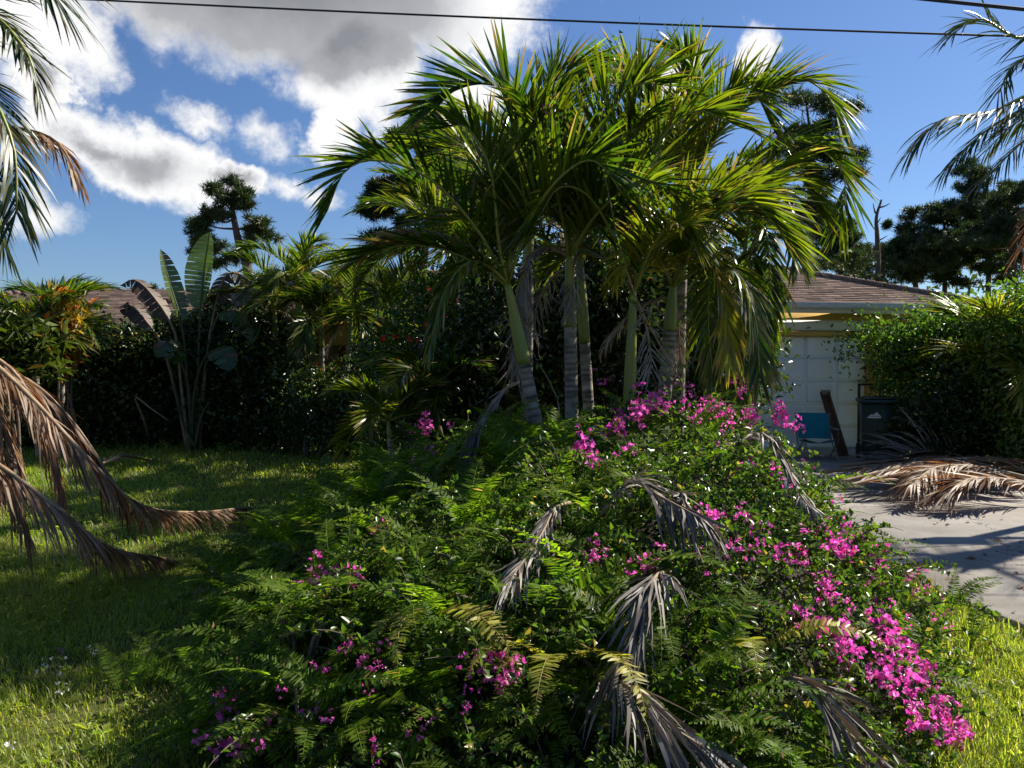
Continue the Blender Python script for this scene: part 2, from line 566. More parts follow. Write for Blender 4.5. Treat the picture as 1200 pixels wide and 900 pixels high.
def frond(mb, pts, nl=40, L=0.45, W=0.030, a0=62, a1=22, vee=22, plume=9, droop=0.35, dvar=0.35, start=0.14, st=5, prof='palm',
          yellow=0.2, yvar=0.25, brown=0.02, tipbrown=0.15, bright=1.0, bvar=0.22, jit=0.12, rr=(0.016, 0.004), mat=0, rmat=1,
          rach=True, roll=22, miss=0.0, up=(0, 0, 1), wave=0.0, rtint=(1, 0, 0)):
    P_ = np.asarray(pts, float)
    seg = np.linalg.norm(np.diff(P_, axis=0), axis=1)
    cum = np.concatenate([[0], np.cumsum(seg)])
    tot = cum[-1]
    s = np.linspace(start, 0.995, nl)
    s = np.concatenate([s, s + (1 - start) / nl * 0.5])
    s = np.clip(s + rng.normal(0, (1 - start) / nl * 0.3, len(s)), start * 0.9, 1.0)
    side = np.concatenate([np.ones(nl), -np.ones(nl)])
    if miss:
        k = rng.random(len(s)) > miss
        s, side = s[k], side[k]
    m = len(s)
    TT = nrm(np.gradient(P_, axis=0))
    pos = np.stack([np.interp(s * tot, cum, P_[:, i]) for i in range(3)], -1)
    T = nrm(np.stack([np.interp(s * tot, cum, TT[:, i]) for i in range(3)], -1))
    B = np.cross(T, np.asarray(up, float))
    bl = np.linalg.norm(B, axis=1, keepdims=True)
    fallback = np.cross(T, np.array([0.3, -1.0, 0.2]))
    B = nrm(np.where(bl > 0.12, B, fallback))
    N = np.cross(B, T)
    q = (s - start) / (1 - start)
    if prof == 'palm':
        ln = 0.45 + 0.55 * np.sin(math.pi * np.clip(0.08 + 0.80 * q, 0, 1)) ** 0.7
    elif prof == 'fern':
        ln = np.clip(0.42 + 2.2 * q, 0, 1) * (1 - np.clip((q - 0.42) / 0.6, 0, 1) ** 1.25) + 0.06
    else:
        ln = 0.55 + 0.45 * np.sin(math.pi * (0.1 + 0.75 * q))
    ln = L * ln * (1 + rng.normal(0, jit, m))
    ang = np.radians(a0 + (a1 - a0) * q + rng.normal(0, 5 + jit * 18, m))
    v = np.radians(vee + rng.normal(0, plume, m))
    d = np.cos(ang)[:, None] * T + np.sin(ang)[:, None] * (side[:, None] * np.cos(v)[:, None] * B + np.sin(v)[:, None] * N)
    dr = droop * (1 + rng.normal(0, dvar, m))
    ks = np.linspace(0, 1, st)
    dirs = nrm(d[:, None, :] + (dr[:, None] * ks[None, :] ** 1.2)[:, :, None] * np.array([0, 0, -1.0]))
    if wave:
        dirs = nrm(dirs + rng.normal(0, wave, dirs.shape) * ks[None, :, None])
    step = ln[:, None, None] / (st - 1)
    cen = pos[:, None, :] + np.concatenate([np.zeros((m, 1, 3)), np.cumsum((dirs[:, :-1] + dirs[:, 1:]) / 2 * step, axis=1)], 1)
    w0 = nrm(T[:, None, :] - (T[:, None, :] * dirs).sum(-1, keepdims=True) * dirs)
    w1 = np.cross(dirs, w0)
    ro = np.radians(rng.normal(0, roll, m))[:, None, None]
    wv = w0 * np.cos(ro) + w1 * np.sin(ro)
    wp = np.interp(ks, [0, 0.15, 0.45, 0.8, 1], [0.45, 0.9, 1.0, 0.6, 0.05]) * W / 2
    wl = (ln / L) ** 0.4 * (1 + rng.normal(0, 0.12, m))
    off = wv * (wp[None, :, None] * wl[:, None, None])
    V = np.stack([cen - off, cen + off], 2)                     # m, st, 2, 3
    base = (np.arange(m) * st * 2)[:, None]
    k = np.arange(st - 1)[None, :] * 2
    f = np.stack([base + k, base + k + 1, base + k + 3, base + k + 2], -1).reshape(-1, 4)
    tr = np.clip(bright * (1 + rng.normal(0, bvar, m)), 0.3, 2)[:, None] * np.ones((1, st))
    tg = np.clip(yellow + rng.normal(0, yvar, m), 0, 1)[:, None] * np.ones((1, st))
    tb = (rng.random(m) < brown).astype(float)[:, None] * np.ones((1, st))
    tb = np.clip(tb + (rng.random(m) < tipbrown)[:, None] * (ks[None, :] > 0.72) * 0.9, 0, 1)
    tint = np.repeat(np.stack([tr, tg, tb], -1)[:, :, None, :], 2, axis=2).reshape(-1, 3)
    mb.add(V.reshape(-1, 3), [f], tint, mat)
    if rach:
        n = len(P_)
        mb.tube(P_, np.linspace(rr[0], rr[1], n), 5, rmat, rtint)


def leaves(mb, C, size, aspect=0.55, tint=None, yellow=0.25, yvar=0.3, brown=0.02, bright=1.0, bvar=0.25, up=0.35, mat=0, dirs=None, fold=0.18, szvar=0.25):
    """folded four-cornered leaves at centres C"""
    C = np.asarray(C, float)
    m = len(C)
    d = rng.normal(0, 1, (m, 3)) if dirs is None else np.asarray(dirs) + rng.normal(0, 0.35, (m, 3))
    d = nrm(d)
    n0 = rng.normal(0, 1, (m, 3)) + np.array([0, 0, up * 3])
    w = nrm(np.cross(d, n0))
    n = np.cross(w, d)
    sz = (size * np.clip(1 + rng.normal(0, szvar, m), 0.4, 1.8))[:, None]
    a = C - d * sz * 0.5
    b = C + w * sz * aspect * 0.5 + n * sz * fold - d * sz * .05
    c = C + d * sz * 0.5 - n * sz * 0.10
    e = C - w * sz * aspect * 0.5 + n * sz * fold - d * sz * .05
    V = np.stack([a, b, c, e], 1).reshape(-1, 3)
    i = np.arange(m)[:, None] * 4
    f = np.concatenate([i + np.array([[0, 1, 2]]), i + np.array([[0, 2, 3]])])
    if tint is None:
        t = np.stack([np.clip(bright * (1 + rng.normal(0, bvar, m)), 0.3, 2), np.clip(yellow + rng.normal(0, yvar, m), 0, 1), (rng.random(m) < brown).astype(float)], -1)
    else:
        t = np.asarray(tint)
    mb.add(V, [f], np.repeat(t, 4, axis=0), mat)


# ------------------------------------------------------------------ ground, driveway
HOUSE_RZ = R(10)
GO = np.array([4.17, 14.4, 0.0])
HU = np.array([math.cos(HOUSE_RZ), math.sin(HOUSE_RZ), 0])
HV = np.array([-math.sin(HOUSE_RZ), math.cos(HOUSE_RZ), 0])


def HW(u, v, z=0):
    return GO + HU * u + HV * v + np.array([0, 0, z])


mb = MB()
xs = np.concatenate([[-600, -200, -80], np.linspace(-30, 30, 31), [80, 200, 600]])
ys = np.concatenate([[-200, -60, -20], np.linspace(-8, 40, 25), [90, 250, 900]])
X, Y = np.meshgrid(xs, ys, indexing='ij')
Z = np.full_like(X, -0.012)
V = np.stack([X, Y, Z], -1).reshape(-1, 3)
ni, nj = X.shape
i, j = np.meshgrid(np.arange(ni - 1), np.arange(nj - 1), indexing='ij')
F = np.stack([i * nj + j, (i + 1) * nj + j, (i + 1) * nj + j + 1, i * nj + j + 1], -1).reshape(-1, 4)
mb.add(V, [F])
tag(mb.obj('ground', 'lawn_soil'), kind='structure')

DRV_U0, DRV_U1 = -2.78, 2.30


def slab(name, u0, u1, v0, v1, z0, z1, mat, parent=None):
    m = MB()
    c = []
    nu, nv = 2, 12
    e = 0.012
    top = [HW(u0 + e, v0 + e, z1), HW(u1 - e, v0 + e, z1), HW(u1 - e, v1 - e, z1), HW(u0 + e, v1 - e, z1)]
    mid = [HW(u0, v0, z1 - e), HW(u1, v0, z1 - e), HW(u1, v1, z1 - e), HW(u0, v1, z1 - e)]
    bot = [HW(u0, v0, z0), HW(u1, v0, z0), HW(u1, v1, z0), HW(u0, v1, z0)]
    f = [(0, 1, 2, 3)] + [(4 + k, 4 + (k + 1) % 4, (k + 1) % 4, k) for k in range(4)] + [(8 + k, 8 + (k + 1) % 4, 4 + (k + 1) % 4, 4 + k) for k in range(4)]
    m.add(top + mid + bot, [np.array(f)])
    return m.obj(name, mat, parent)


drive = bpy.data.objects.new('driveway', None)
COL.objects.link(drive)
tag(drive, kind='structure')
for k, (v0, v1) in enumerate([(-16.0, -11.005), (-10.995, -7.405), (-7.395, -3.705), (-3.695, -0.02)]):
    slab('slab', DRV_U0, DRV_U1, v0, v1, -0.06, 0.055, 'concrete', drive)
mb = MB()                                               # bare soil strip along the driveway edge
a, b, c, d = HW(DRV_U0 - 0.10, -16, -0.006), HW(DRV_U0 + 0.05, -16, -0.006), HW(DRV_U0 + 0.05, -0.5, -0.006), HW(DRV_U0 - 0.10, -0.5, -0.006)
mb.add([a, b, c, d], [np.array([[0, 1, 2, 3]])])
tag(mb.obj('soil_edge', 'soil'), kind='structure')

# ------------------------------------------------------------------ the planted mound
MC = np.array([0.35, 5.4])
_bp = np.array([(0.2, 2.62), (0.95, 2.7), (1.62, 3.0), (1.98, 3.7), (2.4, 4.7), (2.58, 5.6), (2.62, 6.6), (2.3, 7.8), (1.0, 8.6), (-0.6, 8.6), (-1.8, 7.9), (-2.3, 6.8), (-2.1, 5.6), (-1.7, 4.5), (-1.38, 3.6), (-1.02, 2.95), (-0.5, 2.65)])
_ba = np.arctan2(_bp[:, 1] - MC[1], _bp[:, 0] - MC[0])
_br = np.hypot(_bp[:, 0] - MC[0], _bp[:, 1] - MC[1])
_o = np.argsort(_ba)
_ba, _br = _ba[_o], _br[_o]


def mound_r(x, y):
    a = np.arctan2(np.asarray(y) - MC[1], np.asarray(x) - MC[0])
    return np.hypot(np.asarray(x) - MC[0], np.asarray(y) - MC[1]) / np.interp(a, _ba, _br, period=2 * math.pi)


def H(x, y):
    """height of the planted mound's leafy surface"""
    x, y = np.asarray(x, float), np.asarray(y, float)
    r = mound_r(x, y)
    h = 1.0 * np.clip(1 - r ** 2.4, 0, 1) ** 0.75
    env = np.clip(1 - r ** 3, 0, 1)
    h = h + env * (0.40 * np.exp(-((x - 1.35) ** 2 / 0.9 + (y - 6.3) ** 2 / 1.3)) + 0.22 * np.exp(-((x - 1.25) ** 2 / 0.35 + (y - 4.3) ** 2 / 0.5))
                   - 0.38 * np.exp(-((x + 1.9) ** 2 / 0.9 + (y - 5.2) ** 2 / 3.0)) - 0.10 * np.exp(-((x - 0.5) ** 2 / 0.12 + (y - 4.0) ** 2 / 0.7))
                   + 0.10 * np.exp(-((x + 0.5) ** 2 / 0.5 + (y - 7.0) ** 2 / 1.0)))
    h = h + env * 0.065 * (np.sin(x * 5.1 + 1.3 * y) + np.sin(y * 6.3 - 2.1 * x) + .7 * np.sin(x * 11.3 - 4 * y) * np.sin(y * 9.7 + 2 * x))
    return np.clip(h, 0, 3)


def hit(px, py):
    r = ray(px, py)
    o = np.array([0, 0, CAMZ])
    for t in np.arange(1.6, 9.5, 0.02):
        p = o + r * t
        if p[2] <= H(p[0], p[1]) + 1e-3:
            return p
    return o + r * 7.0


def hnormal(x, y, e=0.05):
    n = np.array([-(H(x + e, y) - H(x - e, y)) / (2 * e), -(H(x, y + e) - H(x, y - e)) / (2 * e), 1.0])
    return n / np.linalg.norm(n)


mb = MB()
nr, na = 18, 60
V = []
for kr in range(nr + 1):
    rr_ = kr / nr * 1.0
    for ka in range(na):
        a = 2 * math.pi * ka / na - math.pi
        rad = np.interp(a, _ba, _br, period=2 * math.pi) * rr_
        x, y = MC[0] + rad * math.cos(a), MC[1] + rad * math.sin(a)
        V.append((x, y, max(float(H(x, y)) - 0.34, 0.0) * 0.85 - 0.02 * (kr == nr) - 0.004))
F = []
for kr in range(nr):
    for ka in range(na):
        F.append((kr * na + ka, (kr + 1) * na + ka, (kr + 1) * na + (ka + 1) % na, kr * na + (ka + 1) % na))
mb.add(V, [np.array(F)])
tag(mb.obj('soil_mound', 'soil', smooth=True), kind='structure')


def in_drive(x, y, m=0.0):
    dx, dy = x - GO[0], y - GO[1]
    u = dx * HU[0] + dy * HU[1]
    v = dx * HV[0] + dy * HV[1]
    return (u > DRV_U0 - m) & (u < DRV_U1 + m) & (v < 0.1)


# ------------------------------------------------------------------ lawn grass
def grass():
    mb = MB()

    def patch(n, x0, x1, y0, y1, h, w, pw=1.0):
        x = rng.uniform(x0, x1, n)
        y = y0 + (y1 - y0) * rng.random(n) ** pw
        k = (mound_r(x, y) > 0.93) & ~in_drive(x, y, 0.03) & (np.abs(x) < 0.70 * y + 0.5)
        x, y = x[k], y[k]
        cl = np.sin(x * 3.1 + np.sin(y * 2.3) * 2) * np.sin(y * 2.7 + np.sin(x * 1.9) * 2)
        cl2 = np.sin(x * 1.1 + 2) * np.sin(y * 0.9 + 1)
        keep = rng.random(len(x)) < np.clip(0.80 + 0.3 * cl, 0.5, 1)
        x, y, cl, cl2 = x[keep], y[keep], cl[keep], cl2[keep]
        m = len(x)
        hh = h * np.clip(1 + 0.35 * cl + rng.normal(0, 0.32, m), 0.3, 2.4)
        a = rng.uniform(0, 2 * math.pi, m)
        ln = rng.uniform(0.25, 1.1, m) * hh
        d = np.stack([np.cos(a), np.sin(a), np.zeros(m)], -1)
        wv = np.stack([-np.sin(a), np.cos(a), np.zeros(m)], -1)
        b = np.stack([x, y, np.full(m, -0.014)], -1)
        m1 = b + d * (ln * 0.3)[:, None] + np.array([0, 0, 1.0]) * (hh * 0.6)[:, None]
        tp = b + d * ln[:, None] + np.array([0, 0, 1.0]) * hh[:, None]
        w2 = wv * (w * rng.uniform(0.6, 1.3, m))[:, None] / 2
        V = np.stack([b - w2, b + w2, m1 + w2 * .8, m1 - w2 * .8, tp], 1).reshape(-1, 3)
        i = np.arange(m)[:, None] * 5
        t = np.stack([np.clip(1 + rng.normal(0, 0.25, m), 0.4, 1.8), np.clip(0.28 + 0.25 * cl2 + rng.normal(0, 0.25, m), 0, 1), (rng.random(m) < 0.10) * 1.0], -1)
        mb.add(V, [i + np.array([[0, 1, 2, 3]]), i + np.array([[3, 2, 4]])], np.repeat(t, 5, axis=0))
    patch(78000, -4.2, -0.9, 2.7, 6.5, 0.045, 0.0055)
    patch(42000, 1.45, 3.6, 2.7, 6.3, 0.055, 0.005)
    patch(46000, -7.5, -1.0, 6.3, 11.0, 0.05, 0.008)
    patch(52000, -11.5, 0.5, 10.5, 17.0, 0.07, 0.012)
    patch(6000, 2.2, 3.2, 6.0, 13.0, 0.08, 0.012)
    patch(9000, 2.6, 3.6, 3.6, 6.6, 0.10, 0.006)
    patch(9000, 6.6, 13.0, 8.0, 16.0, 0.11, 0.018)
    tag(mb.obj('grass', 'grass_blade'), 'short uneven lawn grass around the planted mound', 'grass', kind='stuff')
    # taller weeds with seed heads at the foot of the hedge and in the lawn
    mb = MB()
    pts = []
    for k in range(420):
        if k < 240:
            g = G(rng.uniform(95, 470), rng.uniform(519, 531))
        elif k < 330:
            g = G(rng.uniform(100, 140), rng.uniform(640, 700))
        else:
            g = G(rng.uniform(0, 70), rng.uniform(715, 765))
        pts.append(g)
    for g in pts:
        if mound_r(g[0], g[1]) < 0.95:
            continue
        hh = rng.uniform(0.10, 0.24) * (1.0 if g[1] > 9 else 0.6)
        c = arc(g, rng.uniform(0, 360), rng.uniform(65, 88), hh, rng.uniform(10, 60), 5)
        w = 0.006 if g[1] > 9 else 0.003
        mb.tube(c, [w, w, w * .8, w * .6, w * .3], 3, 0, (1.1, 0.6, 0), cap=False)
        q = np.concatenate([c[1:] + rng.normal(0, hh * .10, c[1:].shape) for _ in range(3)])
        leaves(mb, q, hh * 0.22, 0.3, yellow=0.5, brown=0.12)
    tag(mb.obj('weeds', 'grass_blade'), 'pale seeding weeds rising out of the lawn', 'weeds', kind='stuff')
    mb = MB()
    n = 1500
    x, y = rng.uniform(-6, 3.4, n), 2.7 + 9 * rng.random(n) ** 1.5
    k = (mound_r(x, y) > 1.0) & ~in_drive(x, y, .05)
    for xx, yy in zip(x[k], y[k]):
        m_ = int(rng.integers(4, 8))
        a = rng.uniform(0, 6.28, m_)
        dd = np.stack([np.cos(a), np.sin(a), rng.uniform(.1, .7, m_)], -1)
        sz = rng.uniform(.025, .06)
        leaves(mb, np.array([xx, yy, .015]) + dd * sz * .6, sz, .5, dirs=dd * 4, yellow=.2, yvar=.25, up=1.0)
    tag(mb.obj('broadleaf_weeds', 'grass_blade'), 'small broad leaved weeds dotted through the lawn', 'weeds', kind='stuff')
    mb = MB()
    n = 900
    x, y = rng.uniform(-6, 7.5, n), rng.uniform(3, 13.5, n)
    k = mound_r(x, y) > 1.0
    z = np.where(in_drive(x, y), .062, .03)
    p = np.stack([x, y, z], -1)[k]
    dd = rng.normal(0, 1, p.shape) * [1, 1, .12]
    leaves(mb, p, .05, .45, dirs=dd * 4, yellow=.4, yvar=.4, brown=.3, up=3.0, szvar=.5)
    tag(mb.obj('leaf_litter', 'palm_dead'), 'dry fallen leaves scattered over driveway and lawn', 'leaf litter', kind='stuff')
    mb = MB()
    q = [G(rng.uniform(45, 82), rng.uniform(782, 830)) for _ in range(15)] + [G(rng.uniform(105, 118), rng.uniform(768, 780)) for _ in range(6)] + [G(rng.uniform(5, 30), rng.uniform(884, 896)) for _ in range(6)]
    q = np.array(q) + np.array([0, 0, 0.06])
    leaves(mb, np.repeat(q, 3, axis=0) + rng.normal(0, .004, (len(q) * 3, 3)), 0.016, 0.7)
    tag(mb.obj('lawn_flowers', 'pale_petal'), 'tiny white flowers scattered in the shaded lawn', 'flowers', kind='stuff')


grass()


# ------------------------------------------------------------------ house
def house():
    h = thing('house', 'yellow single storey house with hipped brown shingle roof and white garage door', 'house', GO, rz=HOUSE_RZ)
    h['_org'] = [0.0, 0.0, 0.0]                      # parts below are written in the house's own axes
    EZ = 2.56

    def part(name, mat, boxes, parent=h):
        m = MB()
        for lo, hi in boxes:
            m.box(lo, hi)
        return m.obj(name, mat, parent, origin=(0, 0, 0))
    # garage wing: front wall at v = 0
    part('wall', 'wall_paint', [((-3.4, 0, -0.05), (-2.45, 0.2, EZ)), ((2.45, 0, -0.05), (3.9, 0.2, EZ)), ((-2.45, 0, 2.13), (2.45, 0.2, EZ)),
                                ((3.7, 0.2, -0.05), (3.9, 7, EZ)), ((-3.4, 0.2, -0.05), (-3.2, 7, EZ))])
    part('pillar', 'wall_paint', [((2.47, -0.10, -0.03), (2.72, -0.002, 2.24))])
    part('lintel_trim', 'white_paint', [((-2.75, -0.035, 2.215), (2.45, -0.002, 2.40))])
    part('door_trim', 'wall_paint', [((-2.55, -0.05, 2.12), (2.46, -0.004, 2.20))])
    part('corner_trim', 'white_paint', [((2.86, -0.03, -0.03), (2.99, -0.002, 2.22))])
    # sectional garage door with raised panels
    door = part('garage_door', 'door_paint', [((-2.45, 0.09, 0.03), (2.45, 0.125, 2.13))])
    pm = MB()
    pw, ph = 0.545, 0.345
    v = []
    for (a, dz, dy) in ((1.0, 0, 0.0), (0.97, 0.006, -0.007), (0.86, 0.028, -0.007), (0.80, 0.04, -0.002)):
        x, z = pw / 2 - (1 - a) * 0.2, ph / 2 - (1 - a) * 0.2
        v += [(-x, dy, -z), (x, dy, -z), (x, dy, z), (-x, dy, z)]
    f = []
    for k in range(3):
        for s in range(4):
            f.append((k * 4 + s, k * 4 + (s + 1) % 4, (k + 1) * 4 + (s + 1) % 4, (k + 1) * 4 + s))
    f.append((12, 13, 14, 15))
    pm.add(v, [np.array(f)])
    pme = pm.mesh('panel', ['door_paint'])
    seal = MB()
    for r in range(5):
        for c in range(8):
            put('panel', pme, door, (-2.45 + 0.6125 * (c + 0.5), 0.0895, 0.03 + 0.42 * (r + 0.5)))
        if r:
            seal.box((-2.45, 0.084, 0.03 + 0.42 * r - 0.003), (2.45, 0.0885, 0.03 + 0.42 * r + 0.003))
    seal.obj('section_joint', 'gutter_metal', door, origin=(0, 0, 0))
    # middle body and far body
    part('wall', 'wall_paint', [((-10.8, 4.0, -0.05), (-9.4, 4.2, EZ)), ((-6.2, 4.0, -0.05), (-3.2, 4.2, EZ)), ((-9.4, 4.0, 2.0), (-6.2, 4.2, EZ)),
                                ((-9.4, 5.6, -0.05), (-6.2, 5.8, EZ)), ((-10.8, 4.2, -0.05), (-10.6, 12, EZ))])
    part('wall', 'wall_paint', [((-18.2, 7.6, -0.05), (-10.8, 7.8, EZ)), ((-18.2, 7.8, -0.05), (-18.0, 13, EZ))])
    w = part('window', 'white_paint', [((-15.6, 7.56, 0.85), (-13.9, 7.597, 0.92)), ((-15.6, 7.56, 2.03), (-13.9, 7.597, 2.10)),
                                       ((-15.6, 7.56, 0.92), (-15.53, 7.597, 2.03)), ((-13.97, 7.56, 0.92), (-13.9, 7.597, 2.03)), ((-14.78, 7.56, 0.92), (-14.72, 7.597, 2.03))])
    part('pane', 'glass_dark', [((-15.53, 7.575, 0.92), (-14.78, 7.59, 2.03)), ((-14.72, 7.575, 0.92), (-13.97, 7.59, 2.03))], w)
    dd = part('front_door', 'white_paint', [((-8.3, 5.54, -0.03), (-7.35, 5.597, 2.0))])
    part('door_panel', 'white_paint', [((-8.18, 5.52, 0.2), (-7.47, 5.539, 0.9)), ((-8.18, 5.52, 1.05), (-7.47, 5.539, 1.85))], dd)
    # hipped roofs with shingle courses
    PT = 0.335

    def hip(u0, u1, v0, v1, ez):
        u0, u1, v0, v1 = u0 - 0.5, u1 + 0.5, v0 - 0.5, v1 + 0.5
        half = min(u1 - u0, v1 - v0) / 2
        rz = ez + half * PT
        if u1 - u0 >= v1 - v0:
            a, b = (u0 + half, (v0 + v1) / 2, rz), (u1 - half, (v0 + v1) / 2, rz)
        else:
            a, b = ((u0 + u1) / 2, v0 + half, rz), ((u0 + u1) / 2, v1 - half, rz)
        c = [(u0, v0, ez), (u1, v0, ez), (u1, v1, ez), (u0, v1, ez)]
        m = MB()
        if u1 - u0 >= v1 - v0:
            m.add(c + [a, b], [np.array([(0, 1, 5, 4), (2, 3, 4, 5)]), np.array([(1, 2, 5), (3, 0, 4)]), np.array([(0, 3, 2, 1)])], (0.8, 0, 0))
        else:
            m.add(c + [a, b], [np.array([(1, 2, 5, 4), (3, 0, 4, 5)]), np.array([(0, 1, 4), (2, 3, 5)]), np.array([(0, 3, 2, 1)])], (0.8, 0, 0))
        roof = m.obj('roof', 'shingle', h, origin=(0, 0, 0))
        sh = MB()
        exp, sw, th = 0.145, 0.31, 0.014
        cs = math.cos(math.atan(PT))
        faces = [('v', v0, 1, u0, u1, v1 - v0), ('u', u1, -1, v0, v1, u1 - u0), ('u', u0, 1, v0, v1, u1 - u0)]
        for axis, e0, sg, lo, hi, span in faces:
            nrow = int(half / (exp * cs))
            for r in range(nrow):
                t0, t1 = r * exp * cs, (r + 1.12) * exp * cs
                l, g = lo + t0, hi - t0
                if axis == 'u' and u1 - u0 >= v1 - v0 or axis == 'v' and u1 - u0 < v1 - v0 or True:
                    pass
                k = l - (r % 2) * sw / 2 - rng.random() * 0.08
                rows = []
                while k < g:
                    s0, s1 = max(k + 0.004, l), min(k + sw - 0.004, g)
                    k += sw
                    if s1 - s0 < 0.03:
                        continue
                    j = rng.uniform(-0.012, 0.012)
                    lift = th + rng.uniform(0, 0.006)
                    q = []
                    for (s, t, dz) in ((s0, t0 + j, 0.003), (s1, t0 + j, 0.003), (s1, t0 + j, lift), (s0, t0 + j, lift), (s1, t1, 0.003), (s0, t1, 0.003)):
                        zz = ez + t * PT + dz
                        q.append((s, e0 + sg * t, zz) if axis == 'v' else (e0 + sg * t, s, zz))
                    sh.add(q, [np.array([(0, 1, 2, 3), (3, 2, 4, 5)])], (float(np.clip(rng.normal(1, 0.22), 0.5, 1.5)), 0, 0))
        tag(sh.obj('shingles', 'shingle', roof, origin=(0, 0, 0)), kind='stuff')
        cap = MB()
        for (s, e) in ((c[0], a), (c[1], b if u1 - u0 >= v1 - v0 else a)):
            s, e = np.array(s), np.array(e)
            nn = int(np.linalg.norm(e - s) / 0.2)
            for q in range(nn):
                p0, p1 = s + (e - s) * q / nn, s + (e - s) * (q + 1.1) / nn
                cap.tube([p0 + [0, 0, .012], p1 + [0, 0, .004]], [0.10, 0.085], 6, 0, (float(rng.normal(0.95, 0.12)), 0, 0))
        tag(cap.obj('ridge_caps', 'shingle', roof, origin=(0, 0, 0)), kind='stuff')
        # gutter and fascia along the front and the right eave
        gt = MB()
        prof = [(0.0, -0.11), (-0.075, -0.105), (-0.10, -0.06), (-0.09, -0.03), (-0.115, 0.005), (-0.10, 0.008), (0.0, 0.0)]
        for (p0, p1, n) in ((np.array([u0, v0, ez]), np.array([u1, v0, ez]), np.array([0, 1.0, 0])), (np.array([u1, v0, ez]), np.array([u1, v1, ez]), np.array([-1.0, 0, 0]))):
            vv = []
            for q in (p0, p1):
                ex = (q - (p0 + p1) / 2)
                for (o, z) in prof:
                    vv.append(q + n * o + np.array([0, 0, z - 0.006]))
            kk = len(prof)
            ff = [(a_, a_ + 1, kk + a_ + 1, kk + a_) for a_ in range(kk - 1)]
            gt.add(vv, [np.array(ff), ], (1, 0, 0))
        gt.obj('gutter', 'gutter_metal', h, origin=(0, 0, 0))
        m = MB()
        m.box((u0 + 0.012, v0 + 0.012, ez - 0.18), (u1 - 0.012, v0 + 0.035, ez - 0.006))
        m.box((u1 - 0.035, v0 + 0.036, ez - 0.18), (u1 - 0.012, v1, ez - 0.006))
        m.obj('fascia', 'white_paint', h, origin=(0, 0, 0))
        m = MB()
        m.box((u0 + 0.036, v0 + 0.036, ez - 0.13), (u1 - 0.036, v1, ez - 0.11))
        m.obj('soffit', 'white_paint', h, origin=(0, 0, 0))
    hip(-3.4, 4.05, 0, 8.0, EZ + 0.12)
    hip(-10.8, -1.0, 4.0, 11.5, EZ + 0.10)
    hip(-18.2, -8.0, 7.6, 13.5, EZ - 0.02)
    return h


house()


# ------------------------------------------------------------------ palms
def palm_trunk(base, top, rad0, rad1, parent, bend=(0, 0, 0), n=70, ring=0.055, mat='palm_trunk', name='trunk'):
    base, top = np.asarray(base, float), np.asarray(top, float)
    s = np.linspace(0, 1, n)
    C = base + (top - base) * s[:, None] + np.asarray(bend)[None, :] * (np.sin(math.pi * s))[:, None]
    L = np.linalg.norm(top - base)
    ph = (s * L / ring) % 1.0
    r = rad0 + (rad1 - rad0) * s ** 0.6
    r = r * (1 + 0.05 * (1 - ph) + rng.normal(0, 0.008, n)) if ring else r
    t = np.ones((n, 3))
    t[:, 0] = np.where(ph < 0.28, 0.45, 1.0) + rng.normal(0, 0.08, n)
    m = MB()
    m.tube(C, r, 14, 0, t)
    m.obj(name, mat, parent, smooth=True)
    return C


def shaft(C0, C1, r0, r1, parent):
    n = 16
    s = np.linspace(0, 1, n)
    C = np.asarray(C0) + (np.asarray(C1) - np.asarray(C0)) * s[:, None]
    r = r0 + (r1 - r0) * s ** 1.6 + 0.004 * np.sin(math.pi * np.clip(s * 1.5, 0, 1))
    t = np.ones((n, 3))
    t[:, 0] = 0.75 + 0.35 * s
    m = MB()
    m.tube(C, r, 14, 0, t)
    return m.obj('crownshaft', 'crownshaft', parent, smooth=True)


def add_frond(parent, pts, mat='palm_leaf', rmat='rachis_green', name='frond', label=None, **kw):
    m = MB()
    kw2 = dict(kw)
    rr = kw2.pop('rr', (0.016, 0.004))
    frond(m, pts, rach=False, **kw2)
    o = m.obj(name, mat, parent)
    m = MB()
    m.tube(np.asarray(pts), np.linspace(rr[0], rr[1], len(pts)), 6)
    m.obj('midrib', rmat, o, origin=tuple(parent['_org']), smooth=True)
    if label:
        o['label'] = label
    return o


